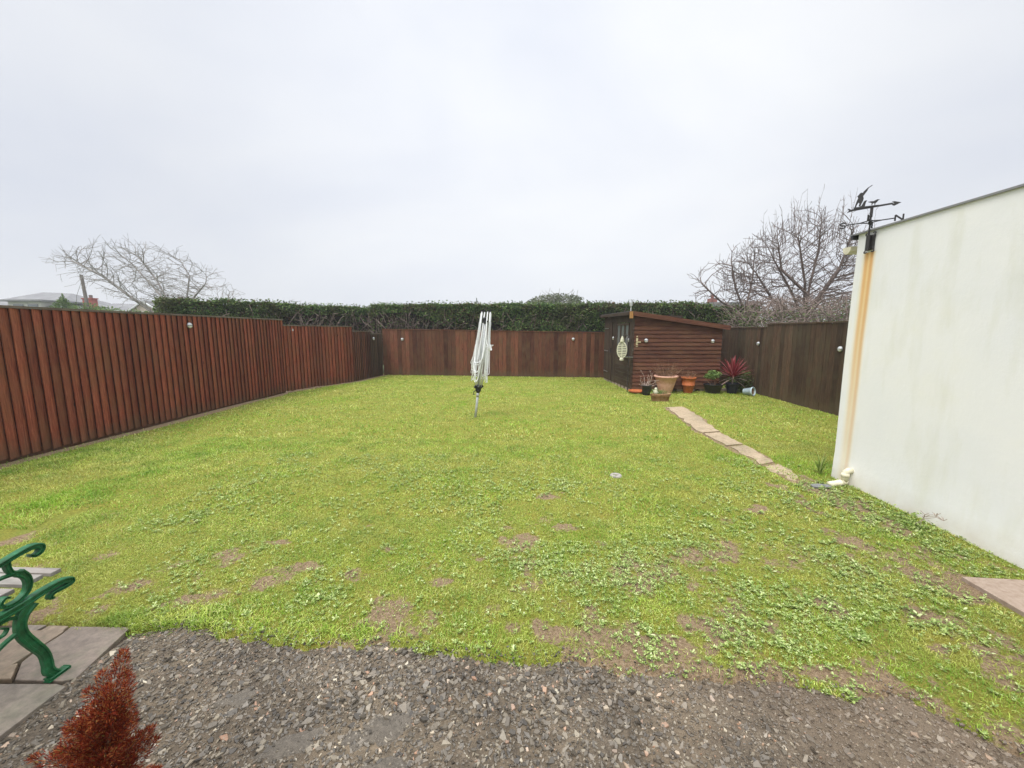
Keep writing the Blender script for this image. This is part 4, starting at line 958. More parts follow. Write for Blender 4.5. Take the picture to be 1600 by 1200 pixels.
# dark bushy shadowy ivy between cordyline and fence
g2 = np.random.default_rng(12); pts = g2.random((1500, 3)) * (.45, .7, .55) + (5.82, 11.0, .02); pts[:, 2] *= .5 + .8 * vnoise(pts[:, 0], pts[:, 1], 4, 3)
v, f = leaves(pts, .05, 15, .7); tag(npmesh('ivy', v, f, M_hedge), 'dark low ivy filling the corner behind the cordyline', 'ivy', kind='stuff')

# ------------------------------------------------------------------ rotary airer
RA = empty('rotary_airer', (-1.04, 7.61, 0), 'folded white rotary clothes airer leaning in the middle of the lawn', 'clothes airer')
LE = Vector((.235, 0, 2.09)).normalized()
def ax(z, dx=0, dy=0): p = LE * z; return Vector((p.x + dx, p.y + dy, p.z))
mb = MB(); mb.tube([ax(-.1), ax(.60)], .024, 12); mb.tube([ax(.42), ax(.50)], .028, 12); mb.build('ground_tube', M_alu, RA, True)
mb = MB(); mb.tube([ax(.55), ax(1.95)], .017, 10); mb.build('pole', M_alu, RA, True)
mb = MB(); mb.tube([ax(.50), ax(.54), ax(.62), ax(.66)], [.03, .055, .055, .03], 10)
for k in range(4):
    a = k * PI / 2 + .6; c, s_ = math.cos(a), math.sin(a); mb.bar(ax(.57), ax(.64, c * .09, s_ * .09), .03, .05)
mb.tube([ax(.56, -.03), ax(.52, -.085), ax(.46, -.09), ax(.47, -.05)], .008, 6); mb.build('lower_hub', M_black, RA)
mb = MB(); mb.tube([ax(1.86), ax(1.88), ax(1.97), ax(1.99)], [.025, .045, .045, .02], 10); mb.build('upper_hub', M_black, RA)
arms = []
for k in range(4):
    a = k * PI / 2 + .45; c, s_ = math.cos(a), math.sin(a)
    pts = [ax(.62, c * .05, s_ * .05), ax(.95, c * .105, s_ * .105), ax(1.5, c * .11, s_ * .11), ax(2.10, c * .085 , s_ * .085)]
    m = MB(); m.tube(pts, [.014, .014, .013, .012], 8); m.build('arm', M_white, RA, True); arms.append(pts)
    m = MB(); m.tube([ax(2.09, c * .085, s_ * .085), ax(2.125, c * .086, s_ * .086)], .015, 8); m.build('arm_tip', M_black, RA)
g = random.Random(6); mb = MB()
for k in range(4):
    a0 = k * PI / 2 + .45; a1 = a0 + PI / 2
    for j in range(9):
        zt = 2.06 - j * .085; sag = .66 + .045 * j + g.uniform(0, .12) + (.35 if k in (0, 3) and j > 4 else 0); pts = []
        for t in np.linspace(0, 1, 15):
            u = 2 * t - 1; z = zt - (zt - sag) * (1 - abs(u) ** 3.2); a = a0 + (a1 - a0) * (.5 + .5 * np.sign(u) * abs(u) ** 1.2)
            rr = .09 + .06 * (1 - abs(u) ** 2) + .018 * math.sin(j * 1.7 + u * 2) + .006 * j
            pts.append(ax(z, rr * math.cos(a), rr * math.sin(a)))
        mb.tube(pts, .0055, 5)
mb.build('washing_line', M_line, RA)
mb = MB()
for z, k in ((1.55, 0), (1.9, 3), (1.1, 1), (1.08, 2), (.95, 0)):
    a = k * PI / 2 + .45; p = ax(z, .13 * math.cos(a), .13 * math.sin(a)); mb.box(p - Vector((.01, .01, .014)), p + Vector((.01, .01, .014)))
mb.build('line_clip', M_black, RA)

# ring of the ground socket
mb = MB(); mb.lathe([(.024, -.06), (.026, .012), (.04, .016), (.062, .014), (.07, .004), (.075, -.02)], n=26)
o = mb.build('ground_socket', mat('stone ring', mottled([(.3, (.22, .2, .17)), (.7, (.38, .35, .31))], 40)), None, True); o.location = (1.05, 4.49, .006); tag(o, 'small round stone socket ring set into the grass right of centre', 'ground socket')

# ------------------------------------------------------------------ bench
BE = empty('garden_bench', (-2.335, 1.175, 0), 'green cast-iron bench end with grey wooden slats on the paving', 'bench')
def end_frame(x):
    mb = MB(); w = .042
    def strap(pts, hs, width=w):
        """cast bar in the y-z plane: rectangular section following pts, height hs"""
        pts = [Vector((0, *p)) for p in pts]; n = len(pts); hs = hs if isinstance(hs, (list, tuple)) else [hs] * n
        # smooth with Catmull-Rom
        P2 = []; H2 = []
        for i in range(n - 1):
            p0, p1, p2, p3 = pts[max(i - 1, 0)], pts[i], pts[i + 1], pts[min(i + 2, n - 1)]
            for s_ in range(5):
                t = s_ / 5; P2.append(.5 * ((2 * p1) + (p2 - p0) * t + (2 * p0 - 5 * p1 + 4 * p2 - p3) * t * t + (3 * p1 - p0 - 3 * p2 + p3) * t ** 3)); H2.append(hs[i] + (hs[i + 1] - hs[i]) * t)
        P2.append(pts[-1]); H2.append(hs[-1]); m = len(P2); vs = []
        for i, p in enumerate(P2):
            d = (P2[min(i + 1, m - 1)] - P2[max(i - 1, 0)]).normalized(); nn = Vector((0, -d.z, d.y)); h = H2[i] * .40; W_ = width * .33
            # section: flange - web - flange (raised rims like the casting)
            sec = [(-W_ * .75, -h), (W_ * .75, -h), (W_, -h * .75), (W_, -h * .5), (W_ * .62, -h * .38), (W_ * .62, h * .38), (W_, h * .5), (W_, h * .75), (W_ * .75, h), (-W_ * .75, h), (-W_, h * .75), (-W_, h * .5), (-W_ * .62, h * .38), (-W_ * .62, -h * .38), (-W_, -h * .5), (-W_, -h * .75)]
            vs += [p + Vector((a, 0, 0)) + nn * b_ for a, b_ in sec]
        K = 16; fs = [(i * K + k, i * K + (k + 1) % K, (i + 1) * K + (k + 1) % K, (i + 1) * K + k) for i in range(m - 1) for k in range(K)] + [tuple(range(K))[::-1], tuple((m - 1) * K + k for k in range(K))]
        mb.add(vs, fs)
    # y measured from bench origin y=1.2 ; z up
    leg = MB()
    strap([(-.02, .655), (.12, .668), (.24, .672), (.33, .676), (.40, .690), (.455, .694), (.485, .678), (.478, .655), (.455, .648), (.44, .660)], [.03, .03, .03, .03, .032, .034, .034, .026, .018, .012], .05)   # arm rest
    strap([(.36, .668), (.362, .64), (.372, .615), (.395, .595)], [.028, .024, .024, .04])                                   # arm post and knuckle
    strap([(.395, .60), (.415, .57), (.42, .53), (.405, .495), (.37, .475), (.33, .478), (.315, .50), (.332, .518), (.35, .51)], [.045, .035, .034, .03, .026, .022, .02, .016, .012])
    strap([(.38, .605), (.33, .612), (.26, .61), (.15, .60), (.05, .57), (-.01, .52)], [.018, .014, .012, .012, .014, .02])
    strap([(-.03, .455), (.10, .448), (.25, .442), (.38, .446), (.47, .458), (.535, .458), (.575, .446), (.578, .43), (.55, .424), (.50, .425), (.485, .408), (.50, .40)], [.05, .046, .044, .046, .04, .038, .034, .026, .022, .022, .018, .012], .048)      # seat rail with scroll
    strap([(.42, .435), (.385, .40), (.368, .355), (.372, .30), (.40, .23), (.43, .16), (.438, .10), (.44, .05), (.475, .008)], [.075, .058, .05, .052, .052, .046, .048, .052, .03])       # front leg
    strap([(.425, .012), (.50, .010), (.505, .014)], [.028, .022, .018], .06)
    strap([(.365, .33), (.31, .315), (.22, .275), (.12, .27), (.02, .30), (-.02, .32)], [.022, .018, .016, .016, .018, .022], .03)       # stretcher
    strap([(.36, .40), (.33, .415), (.29, .41), (.265, .385), (.28, .358), (.31, .355), (.325, .375), (.31, .388)], [.02, .016, .015, .014, .013, .012, .011, .010], .028)
    strap([(-.02, .455), (-.04, .36), (-.03, .25), (-.07, .12), (-.10, .0)], [.06, .05, .05, .046, .05])                          # rear leg
    strap([(-.02, .44), (-.03, .56), (-.07, .70), (-.12, .84), (-.13, .88)], [.05, .045, .04, .035, .04])                          # back upright
    o = mb.build('end_frame', M_iron, BE, True); o.location = (x, 0, 0)
    try:
        me = o.data; me.set_sharp_from_angle(angle=R(35))
    except Exception: pass
end_frame(0); end_frame(-1.15)
for k, (y0, y1) in enumerate(((.58, .625), (.47, .55), (.36, .44), (.25, .33), (.14, .22), (.03, .11))):
    mb = MB(); z = .466 if k else .452
    mb.box((-1.13, y0, z), (-.10, y1, z + .022)); mb.build('seat_slat', M_slat, BE, bevel=.004)
for k in range(3):
    z = .56 + k * .1; mb = MB(); yy = -.02 - k * .035; mb.box((-1.20, yy, z), (-.02, yy + .022, z + .075)); mb.build('back_slat', M_slat, BE, bevel=.004)

# ------------------------------------------------------------------ russet conifer in the foreground
CF = empty('russet_conifer', (-1.33, 1.0, .0), 'rust-red feathery dwarf conifer standing at the bottom left', 'shrub')
def conifer(seed):
    g = np.random.default_rng(seed); P0 = []; P1 = []; out = []
    def plume(base, d, Lp, rp, dens):
        d = np.array(d, float); d /= np.linalg.norm(d); a1 = np.cross(d, [.3, .9, .1]); a1 /= np.linalg.norm(a1); a2 = np.cross(d, a1); n = int(dens * Lp * rp * 74000)
        P0.append(base); P1.append(base + d * Lp * .95)
        t = g.random(n) ** .8; prof = np.minimum(1, t * 5 + .25) * (1 - t) ** .6 + .10; ang = g.random(n) * 2 * PI; r = rp * prof * g.uniform(.15, 1.0, n) ** .6 * (.75 + .5 * vnoise(ang * 2, t * 9, 1.0, seed + len(P0)))
        p = base + d * (t * Lp)[:, None] + (a1 * np.cos(ang)[:, None] + a2 * np.sin(ang)[:, None]) * r[:, None]
        rad = (a1 * np.cos(ang)[:, None] + a2 * np.sin(ang)[:, None]); nd = d * .9 + rad * .55 + g.normal(0, .28, (n, 3)); nd /= np.linalg.norm(nd, axis=1, keepdims=True)
        s_ = np.cross(nd, g.normal(0, 1, (n, 3))); s_ /= np.linalg.norm(s_, axis=1, keepdims=True); l = g.uniform(.006, .014, (n, 1)); w = .0011
        out.append(np.stack([p - s_ * w, p + s_ * w, p + nd * l + s_ * w * .4, p + nd * l - s_ * w * .4], 1).reshape(-1, 3))
    # (height on axis, azimuth deg, elevation deg, length, radius)
    ax_ = lambda z: np.array([.17 * ((z - .1) / .65) ** 1.6 - .03, 0, z])
    plume(ax_(.50), (.32, 0, 1), .27, .042, 1.2); plume(ax_(.56), (.55, -.1, 1), .16, .030, 1.2); plume(ax_(.50), (-.10, .1, 1), .17, .034, 1.1)
    for i in range(74):
        z = .12 + .44 * (i / 74) ** 1.0 + g.uniform(-.02, .02); az = i * 2.4 + g.uniform(-.3, .3); k = 1 - (z - .12) / .62
        el = R(g.uniform(38, 66)); Lp = (.065 + .17 * k ** 1.4) * g.uniform(.65, 1.2)
        plume(ax_(z), (math.cos(az) * math.cos(el), math.sin(az) * math.cos(el), math.sin(el)), Lp, .030 + .016 * k, 1.0)
    plume(ax_(.26), (.75, -.1, .42), .27, .035, 1.1); plume(ax_(.30), (.55, -.35, .5), .22, .035, 1.1)
    V = np.concatenate(out); return V, np.arange(len(V)).reshape(-1, 4), P0, P1
v, f, p0, p1 = conifer(3); npmesh('foliage', v, f, M_redfol, CF)
v, f = segs(p0, p1, [.0022] * len(p0), [.0008] * len(p0), 4); npmesh('branches', v, f, M_rtwig, CF)
mb = MB(); mb.tube([(0, 0, .12), (-.01, 0, .3), (.03, 0, .42), (.06, 0, .50)], [.009, .006, .004, .002], 7); mb.build('trunk', M_twig, CF, True)
t = empty('conifer_pot', (-1.33, 1.0, -.02), 'dark pot under the rust-red conifer', 'plant pot')
mb = MB(); pot(mb, .10, .13, .18, .008, rimh=.02); mb.build('pot', M_oldclay, t, True); soil(.12, .15, t)

# fern-like weed by the wall, grass tuft at the corner
p_ = empty('wall_weed', (3.40, 3.42, 0), 'leafy weed with a pale seed stalk growing against the white wall', 'weed')
g2 = np.random.default_rng(31); pts = g2.normal(0, 1, (330, 3)) * (.06, .11, .022) + (0, 0, .03); pts[:, 2] = np.abs(pts[:, 2]); v, f = leaves(pts, .034, 6, .5); npmesh('leaves', v, f, M_weed, p_)
mb = MB(); g = random.Random(5)
for k in range(3):
    pts = [(0, -.05 - .02 * k, .03), (.02, -.10, .10 + .02 * k), (.04, -.17, .15 + .01 * k), (.05, -.22, .145)]; mb.tube(pts, .002, 4)
    for j in range(5): q = Vector(pts[1 + j % 3]); mb.tube([q, q + Vector((g.uniform(-.02, .02), g.uniform(-.03, .03), .025))], .002, 4)
mb.build('stalk', M_drytw, p_)
p_ = empty('grass_tuft', (3.52, 4.66, 0), 'taller grass tuft at the foot of the garage corner', 'grass tuft')
v, f = sword(46, 9, .10, .26, 45, 88, .008, z=0, droop=.6); npmesh('blades', v, f, M_weed, p_)

# ------------------------------------------------------------------ hedges
def hedge(name, p, q, zt0, zt1, depth, label, n=30000, bare=None, seed=1, zb=1.2, side=True, leaf=.085, lump=.2):
    """clipped hedge running p->q, front face on the right of p->q"""
    H_ = empty(name, (0, 0, 0), label, 'hedge'); P, Dd, Nn, Ln = frame2(p, q); g = np.random.default_rng(seed)
    m = n; u = g.random(m) * Ln; kind = g.random(m); zt = zt0 + (zt1 - zt0) * u / Ln + .05 * (fbm(u, u * 0, 1.2, seed + 3, 3) - .5) * 2
    front = kind < .62; z = np.where(front, zb + (zt - zb) * g.random(m) ** .9, zt - .10 * g.random(m) ** 2 + .16 * g.random(m) ** 14); w = np.where(front, -.16 * g.random(m) ** 1.5, -depth * g.random(m))
    off = lump * (fbm(u, z * 1.4, 1.6, seed + 9, 3) - .5) * 2; w = w + np.where(front, off, 0); z = z + np.where(front, 0, off * .35)
    rd = np.clip((z - (zt - .16)) / .16, 0, 1); w = np.where(front, w - rd ** 2 * .12, w)
    if side:                         # ends
        e_ = g.random(m) < .05; endu = np.where(g.random(m) < .5, 0, Ln); u = np.where(e_, endu + g.normal(0, .06, m), u); w = np.where(e_, -depth * g.random(m), w); z = np.where(e_, zb + (zt - zb) * g.random(m), z)
    frac = bare(u) if bare is not None else np.zeros(m)
    zone = (z < zt - frac * .0 - (zt - zb) * (1 - frac)) 
    lowbare = z < (zb + (zt - zb) * frac); keepg = ~lowbare | (g.random(m) < .12)
    pts = np.stack([P.x + Dd.x * u + Nn.x * w, P.y + Dd.y * u + Nn.y * w, z], 1)
    dead = g.random(m) < .08 + .25 * (fbm(u, z * 2, 1.5, seed + 40, 3) > .58); v, f = leaves(pts[keepg & dead], leaf, seed + 7, .5); npmesh('brown_foliage', v, f, M_hedgebrown, H_); keepg &= ~dead
    v, f = leaves(pts[keepg], leaf, seed, .55); npmesh('foliage', v, f, M_hedge, H_)
    lb = pts[lowbare]; lb = lb[g.random(len(lb)) < .45] - np.array([Nn.x, Nn.y, 0]) * .12
    if len(lb): v, f = leaves(lb, leaf * .8, seed + 1, .4); npmesh('dead_foliage', v, f, M_hedgebrown, H_)
    # filler box with the hedge's inner shade as its dark colour, and bare stems
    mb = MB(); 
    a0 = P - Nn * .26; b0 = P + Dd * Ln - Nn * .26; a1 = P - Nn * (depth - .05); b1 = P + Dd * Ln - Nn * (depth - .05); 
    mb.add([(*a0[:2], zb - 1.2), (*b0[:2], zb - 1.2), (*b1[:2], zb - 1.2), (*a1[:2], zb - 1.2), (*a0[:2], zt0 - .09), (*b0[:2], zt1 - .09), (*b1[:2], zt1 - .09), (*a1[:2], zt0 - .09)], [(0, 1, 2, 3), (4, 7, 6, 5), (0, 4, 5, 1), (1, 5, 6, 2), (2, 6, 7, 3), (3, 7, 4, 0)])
    mb.build('shade_core', M_hcore, H_)
    P0 = []; P1 = []; ns = int(Ln * 22)
    for i in range(ns):
        uu = g.random() * Ln
        if bare is not None and g.random() > bare(np.array([uu]))[0] + .1: continue
        p3 = np.array([P.x + Dd.x * uu - Nn.x * .18, P.y + Dd.y * uu - Nn.y * .18, zb - .3]); d = np.array([g.normal(0, .35), g.normal(0, .15), 1.]); 
        for j in range(5):
            d = d + g.normal(0, .18, 3); d /= np.linalg.norm(d); q3 = p3 + d * .26; P0.append(p3); P1.append(q3); 
            e2 = d + g.normal(0, .7, 3); P0.append(q3); P1.append(q3 + e2 * .14); p3 = q3
    if P0: v, f = segs(P0, P1, [.011] * len(P0), [.007] * len(P0), 4); npmesh('branches', v, f, M_barkbr, H_)
    return H_
M_barkbr = mat('hedge stems', mottled([(.3, (.14, .10, .08)), (.7, (.26, .20, .17))], 4))
bare1 = lambda u: np.clip(.12 + .72 * np.clip((u - 2.2) / 2.0, 0, 1) - .35 * (vnoise(u, u * 0, .8, 5) > .62), 0, .72) * np.where(u < 1.2, .4, 1)
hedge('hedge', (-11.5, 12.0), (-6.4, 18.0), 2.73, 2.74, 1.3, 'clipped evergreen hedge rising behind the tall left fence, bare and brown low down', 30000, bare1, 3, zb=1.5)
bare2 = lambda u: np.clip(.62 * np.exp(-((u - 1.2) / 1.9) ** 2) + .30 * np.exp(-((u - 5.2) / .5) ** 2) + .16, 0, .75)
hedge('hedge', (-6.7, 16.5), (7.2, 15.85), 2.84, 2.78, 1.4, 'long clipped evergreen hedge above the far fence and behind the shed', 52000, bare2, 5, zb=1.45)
bare3 = lambda u: .30 + 0 * u
hedge('hedge', (4.9, 15.3), (8.2, 14.4), 2.72, 2.60, 1.2, 'loose shaggy hedge sprawling beyond the shed roof', 15000, bare3, 8, zb=1.4, lump=.3, leaf=.09)

# arching bramble tangle beyond the right fence
BT = empty('bramble_thicket', (8.5, 12.5, 0), 'tangled arching bare stems behind the dark right fence', 'thicket')
g = np.random.default_rng(44); P0 = []; P1 = []; R0 = []; R1 = []
for i in range(1300):
    p3 = np.array([g.uniform(-1.9, 3.6), g.uniform(-1.3, 1.6), g.uniform(.8, 2.35)]); d = np.array([g.normal(0, .8), g.normal(0, .5), g.uniform(.2, 1.2)]); d /= np.linalg.norm(d); r = g.uniform(.006, .016); m = 9
    for j in range(m):
        d = d + g.normal(0, .12, 3) + np.array([-.02, 0, -.13]); 
        if p3[2] > 2.6: d[2] -= .4
        d /= np.linalg.norm(d); q3 = p3 + d * .17; rr = r * (1 - j / m * .6); P0.append(p3); P1.append(q3); R0.append(rr); R1.append(r * (1 - (j + 1) / m * .6)); p3 = q3
kk = [i for i in range(len(P0)) if P1[i][0] > -1.95 and P0[i][0] > -1.95]
v, f = segs(np.array(P0)[kk], np.array(P1)[kk], np.array(R0)[kk], np.array(R1)[kk], 4); npmesh('stems', v, f, M_barkbr, BT)
pts = np.stack([g.uniform(-2, 3.7, 26000), g.uniform(-1.2, 1.6, 26000), g.uniform(.8, 2.8, 26000)], 1); pts = pts[(pts[:, 2] < 2.05 + .85 * fbm(pts[:, 0], pts[:, 1] * 0, 1.8, 6, 3)) & (g.random(26000) < .25 + .9 * vnoise(pts[:, 0], pts[:, 2], 1.7, 8))]
v, f = leaves(pts, .075, 6, .4); npmesh('leaves', v, f, M_hedge, BT)

# ------------------------------------------------------------------ trees: space colonisation in a crown volume
def colonize(start, attract, di, dk, step, iters, bias=(0, 0, 0), jit=.15, seed=0):
    g = np.random.default_rng(seed); nodes = [np.array(p, float) for p in start[0]]; par = list(start[1]); A = attract.copy(); Nn = np.array(nodes); bias = np.array(bias)
    near = np.full(len(A), -1); nd = np.full(len(A), 1e9)
    def upd(i0):
        nonlocal near, nd
        new = Nn[i0:]
        for s0 in range(0, len(new), 400):
            dd = np.linalg.norm(A[:, None] - new[None, s0:s0 + 400], axis=2); k = dd.argmin(1); dm = dd[np.arange(len(A)), k]; b = dm < nd; nd[b] = dm[b]; near[b] = i0 + s0 + k[b]
    upd(0)
    for it in range(iters):
        act = nd < di
        if not act.any(): break
        ids = near[act]; dirs = A[act] - Nn[ids]; dirs /= np.linalg.norm(dirs, axis=1, keepdims=True) + 1e-9
        un, inv = np.unique(ids, return_inverse=True); sm = np.zeros((len(un), 3)); np.add.at(sm, inv, dirs); sm /= np.linalg.norm(sm, axis=1, keepdims=True) + 1e-9
        sm = sm + bias + g.normal(0, jit, sm.shape); sm /= np.linalg.norm(sm, axis=1, keepdims=True) + 1e-9
        new = Nn[un] + sm * step; i0 = len(Nn); Nn = np.vstack([Nn, new]); par += list(un); upd(i0)
        keep = nd > dk; A = A[keep]; near = near[keep]; nd = nd[keep]
        if len(A) < 5 or len(Nn) > 14000: break
    return Nn, np.array(par)
def tree_mesh(Nn, par, tip, expo, rmax, name, m, parent, n=4):
    w = np.zeros(len(Nn)); ch = np.zeros(len(Nn), int)
    for i in range(len(Nn) - 1, 0, -1):
        if w[i] == 0: w[i] = tip ** expo
        if par[i] >= 0: w[par[i]] += w[i]
    w[w == 0] = tip ** expo
    r = np.minimum(w ** (1 / expo), rmax); idx = np.array([i for i in range(1, len(Nn)) if par[i] >= 0])
    v, f = segs(Nn[par[idx]], Nn[idx], np.minimum(r[par[idx]], r[idx] * 1.25), r[idx], n); return npmesh(name, v, f, m, parent)
def trunk_chain(pts, step, chains=None):
    nodes = []; par = []
    for pl in pts:
        last = -1 if not nodes or pl[0] is None else None
        if last is None:
            d = [np.linalg.norm(np.array(pl[0]) - q) for q in nodes]; last = int(np.argmin(d)); pl = pl[1:]; cur = nodes[last]
        else: pl = [p for p in pl if p is not None]; cur = np.array(pl[0], float); nodes.append(cur); par.append(-1); last = len(nodes) - 1; pl = pl[1:]
        for q in pl:
            q = np.array(q, float); Ld = np.linalg.norm(q - cur); k = max(1, int(Ld / step)); c0 = cur
            for j in range(1, k + 1): nodes.append(c0 + (q - c0) * j / k); par.append(last); last = len(nodes) - 1
            cur = q
    return nodes, par
def in_poly(px, pz, poly):
    c = np.zeros(len(px), bool); n = len(poly)
    for i in range(n):
        x0, z0 = poly[i]; x1, z1 = poly[(i + 1) % n]; cond = ((z0 > pz) != (z1 > pz)) & (px < (x1 - x0) * (pz - z0) / (z1 - z0 + 1e-12) + x0); c ^= cond
    return c
def tree(name, base, label, chains, crown, ydepth, nattr, di, dk, step, tip, expo, m, bias, seed, rmax=.25, jit=.15, shell=None, twig=.45):
    T = empty(name, base, label, 'tree'); g = np.random.default_rng(seed); b = np.array(base)
    xs = [p[0] for p in crown]; zs = [p[1] for p in crown]; A = np.stack([g.uniform(min(xs), max(xs), nattr * 4), g.uniform(-ydepth, ydepth, nattr * 4), g.uniform(min(zs), max(zs), nattr * 4)], 1)
    sc = 1 / np.sqrt(np.clip(1 - (A[:, 1] / ydepth) ** 2, .05, 1)); cx, cz = np.mean(xs), min(zs)
    A = A[in_poly(cx + (A[:, 0] - cx) * sc, cz + (A[:, 2] - cz) * sc, crown)][:nattr]; A[:, 0] -= b[0]; A[:, 2] -= b[2]
    st = trunk_chain([[None if p is None else (p[0] - b[0], p[1], p[2] - b[2]) for p in c] for c in chains], step)
    Nn, par = colonize(st, A, di, dk, step, 90, bias, jit, seed)
    for _ in range(4):         # straighten the growth steps
        ok = par >= 0; cs = np.zeros_like(Nn); cn = np.zeros(len(Nn)); idx = np.where(ok)[0]; np.add.at(cs, par[idx], Nn[idx]); np.add.at(cn, par[idx], 1); mv = ok & (cn == 1)
        Nn = np.where(mv[:, None], .4 * Nn + .3 * Nn[np.maximum(par, 0)] + .3 * cs / np.maximum(cn, 1)[:, None], Nn)
    # side twigs on thin wood
    cnt = np.bincount(par[par >= 0], minlength=len(Nn)); cand = np.where(np.arange(len(Nn)) > len(st[0]))[0]; cand = cand[g.random(len(cand)) < twig]
    newn = list(Nn); newp = list(par)
    for i in cand:
        d = Nn[i] - Nn[par[i]]; d /= np.linalg.norm(d) + 1e-9; e2 = d + g.normal(0, .55, 3) + np.array(bias) * .6; p = i
        for j in range(2 + int(g.random() * 2)):
            e2 = e2 / np.linalg.norm(e2); newn.append(newn[p] + e2 * step * 1.1); newp.append(p); p = len(newn) - 1; e2 = e2 + g.normal(0, .15, 3)
    Nn, par = np.array(newn), np.array(newp)
    nt_ = len(st[0]); tree_mesh(Nn, par, tip, expo, rmax, 'branches', m, T)
    tm = MB(); c = chains[0]; pts = [(p[0] - b[0], p[1], p[2] - b[2]) for p in c if p is not None][:2]; tm.tube(pts, [rmax * 1.05, rmax * .9], 10); tm.build('trunk', m, T, True)
    return T
crownL = [(-24.6, 5.75), (-24.1, 5.0), (-22.6, 4.7), (-20.6, 3.7), (-19.6, 3.1), (-17.5, 3.0), (-14.7, 3.15), (-14.9, 3.75), (-16.4, 5.15), (-18.1, 6.05), (-20.3, 6.5), (-21.6, 6.45), (-23.0, 6.15)]
tree('bare_tree', (-18.5, 20, 0), 'wide windswept bare tree with pale branches behind the left fence',
     [[None, (-18.5, 0, 0), (-18.4, 0, 2.0), (-18.6, 0, 2.9), (-19.3, .1, 4.3), (-20.0, .1, 5.3)], [(-18.4, 0, 2.0), (-19.4, -.3, 2.7), (-20.4, -.4, 3.5), (-21.6, -.5, 4.5), (-23.0, -.5, 5.2)],
      [(-18.4, 0, 2.2), (-18.0, .3, 3.4), (-17.8, .4, 4.6), (-18.3, .5, 5.4)], [(-18.4, 0, 2.1), (-17.3, -.2, 3.3), (-16.4, -.3, 4.1)], [(-18.4, 0, 2.0), (-17.0, .3, 2.9), (-15.8, .3, 3.3)], [(-18.6, 0, 2.9), (-20.0, .6, 4.0), (-21.2, .7, 5.3)]],
     crownL, 2.2, 2900, 1.3, .26, .13, .0062, 2.4, M_barkgrey, (-.10, 0, .04), 5, rmax=.07, jit=.10, twig=.5)
crownR = [(7.9, 2.6), (7.1, 3.4), (7.4, 4.5), (8.2, 5.2), (9.0, 5.7), (9.9, 6.0), (10.8, 5.85), (12.0, 5.2), (12.8, 4.3), (12.8, 2.9), (10.3, 2.4)]
TR = tree('bare_tree', (10.2, 15, 0), 'dense upright brown bare tree behind the right fence beside the garage',
     [[None, (10.2, 0, 0), (10.15, 0, 2.3), (10.25, 0, 3.4), (10.5, .1, 4.6), (10.5, .1, 5.8)], [(10.15, 0, 2.2), (9.3, -.3, 3.3), (8.6, -.4, 4.3)], [(10.15, 0, 2.3), (11.0, .3, 3.3), (11.6, .3, 4.3)], [(10.0, 0, 3.0), (9.5, .5, 4.0), (9.3, .6, 5.2)], [(10.15, 0, 2.0), (9.2, .4, 2.9), (8.5, .4, 3.9)], [(10.15, 0, 2.2), (9.8, -.4, 3.4), (9.3, -.6, 4.9)], [(10.15, 0, 2.2), (10.9, -.4, 3.8), (11.2, -.5, 5.2)]],
     crownR, 2.0, 5200, 1.0, .24, .12, .0052, 2.3, M_bark, (0, 0, .6), 9, rmax=.10, jit=.07, twig=.6)
g = np.random.default_rng(3); P0 = []; P1 = []; R0 = []; R1 = []       # long straight top shoots
for i in range(150):
    a = g.random(); x = -2.9 + a * 5.4; top = np.interp(x + 10.2, [7.3, 8.3, 9.0, 9.9, 10.8, 12.0, 12.8], [3.5, 5.0, 5.5, 5.95, 5.8, 5.2, 4.2]); p3 = np.array([x, g.uniform(-1, 1), top - g.uniform(.3, 1.2)]); d = np.array([.12 * x / 2 + g.normal(0, .13), g.normal(0, .12), 1.]); m = 7; Ls = g.uniform(.5, 1.15)
    for j in range(m):
        d = d + g.normal(0, .05, 3) + np.array([0, 0, .05]); d /= np.linalg.norm(d); q3 = p3 + d * Ls / m; P0.append(p3); P1.append(q3); R0.append(.009 * (1 - j / m * .7)); R1.append(.009 * (1 - (j + 1) / m * .7))
        if g.random() < .5: e2 = d + g.normal(0, .5, 3); P0.append(q3); P1.append(q3 + e2 * .12); R0.append(.006); R1.append(.004)
        p3 = q3
v, f = segs(P0, P1, R0, R1, 4); npmesh('top_shoots', v, f, M_bark, TR)
crownS = [(6.0, 2.7), (5.9, 3.8), (6.9, 4.4), (7.6, 5.0), (8.4, 4.9), (8.9, 4.0), (8.6, 2.6)]
tree('bare_sapling', (8.0, 15, 0), 'thin bare sapling leaning left between shed roof and the dense bare tree',
     [[None, (8.0, 0, 0), (8.0, 0, 2.4), (7.6, 0, 3.3), (7.4, 0, 4.2)], [(8.0, 0, 2.3), (7.0, -.2, 2.8), (6.25, -.3, 3.4)], [(8.0, 0, 2.4), (8.3, .2, 3.6), (8.3, .2, 4.3)]],
     crownS, 1.0, 520, 1.0, .24, .12, .0065, 2.3, M_bark, (-.08, 0, .5), 12, rmax=.05, jit=.07)
crownD = [(-.5, 2.8), (-.45, 3.5), (.3, 4.1), (1.4, 4.5), (2.3, 4.62), (3.3, 4.4), (4.3, 3.95), (4.9, 3.5), (4.8, 2.8)]
TD = tree('domed_tree', (2.2, 30, 0), 'rounded misty grey-green tree top showing above the far hedge', [[None, (2.2, 0, 0), (2.2, 0, 2.2), (2.2, 0, 3.2)], [(2.2, 0, 2.2), (1.0, 0, 3.2)], [(2.2, 0, 2.2), (3.4, 0, 3.2)]],
     crownD, 2.0, 1500, 1.5, .26, .2, .012, 2.5, M_barkgrey, (0, 0, .1), 15, rmax=.2)
g = np.random.default_rng(9); pts = np.stack([g.uniform(-2.6, 2.6, 16000), g.uniform(-1.8, 1.8, 16000), g.uniform(2.6, 4.6, 16000)], 1)
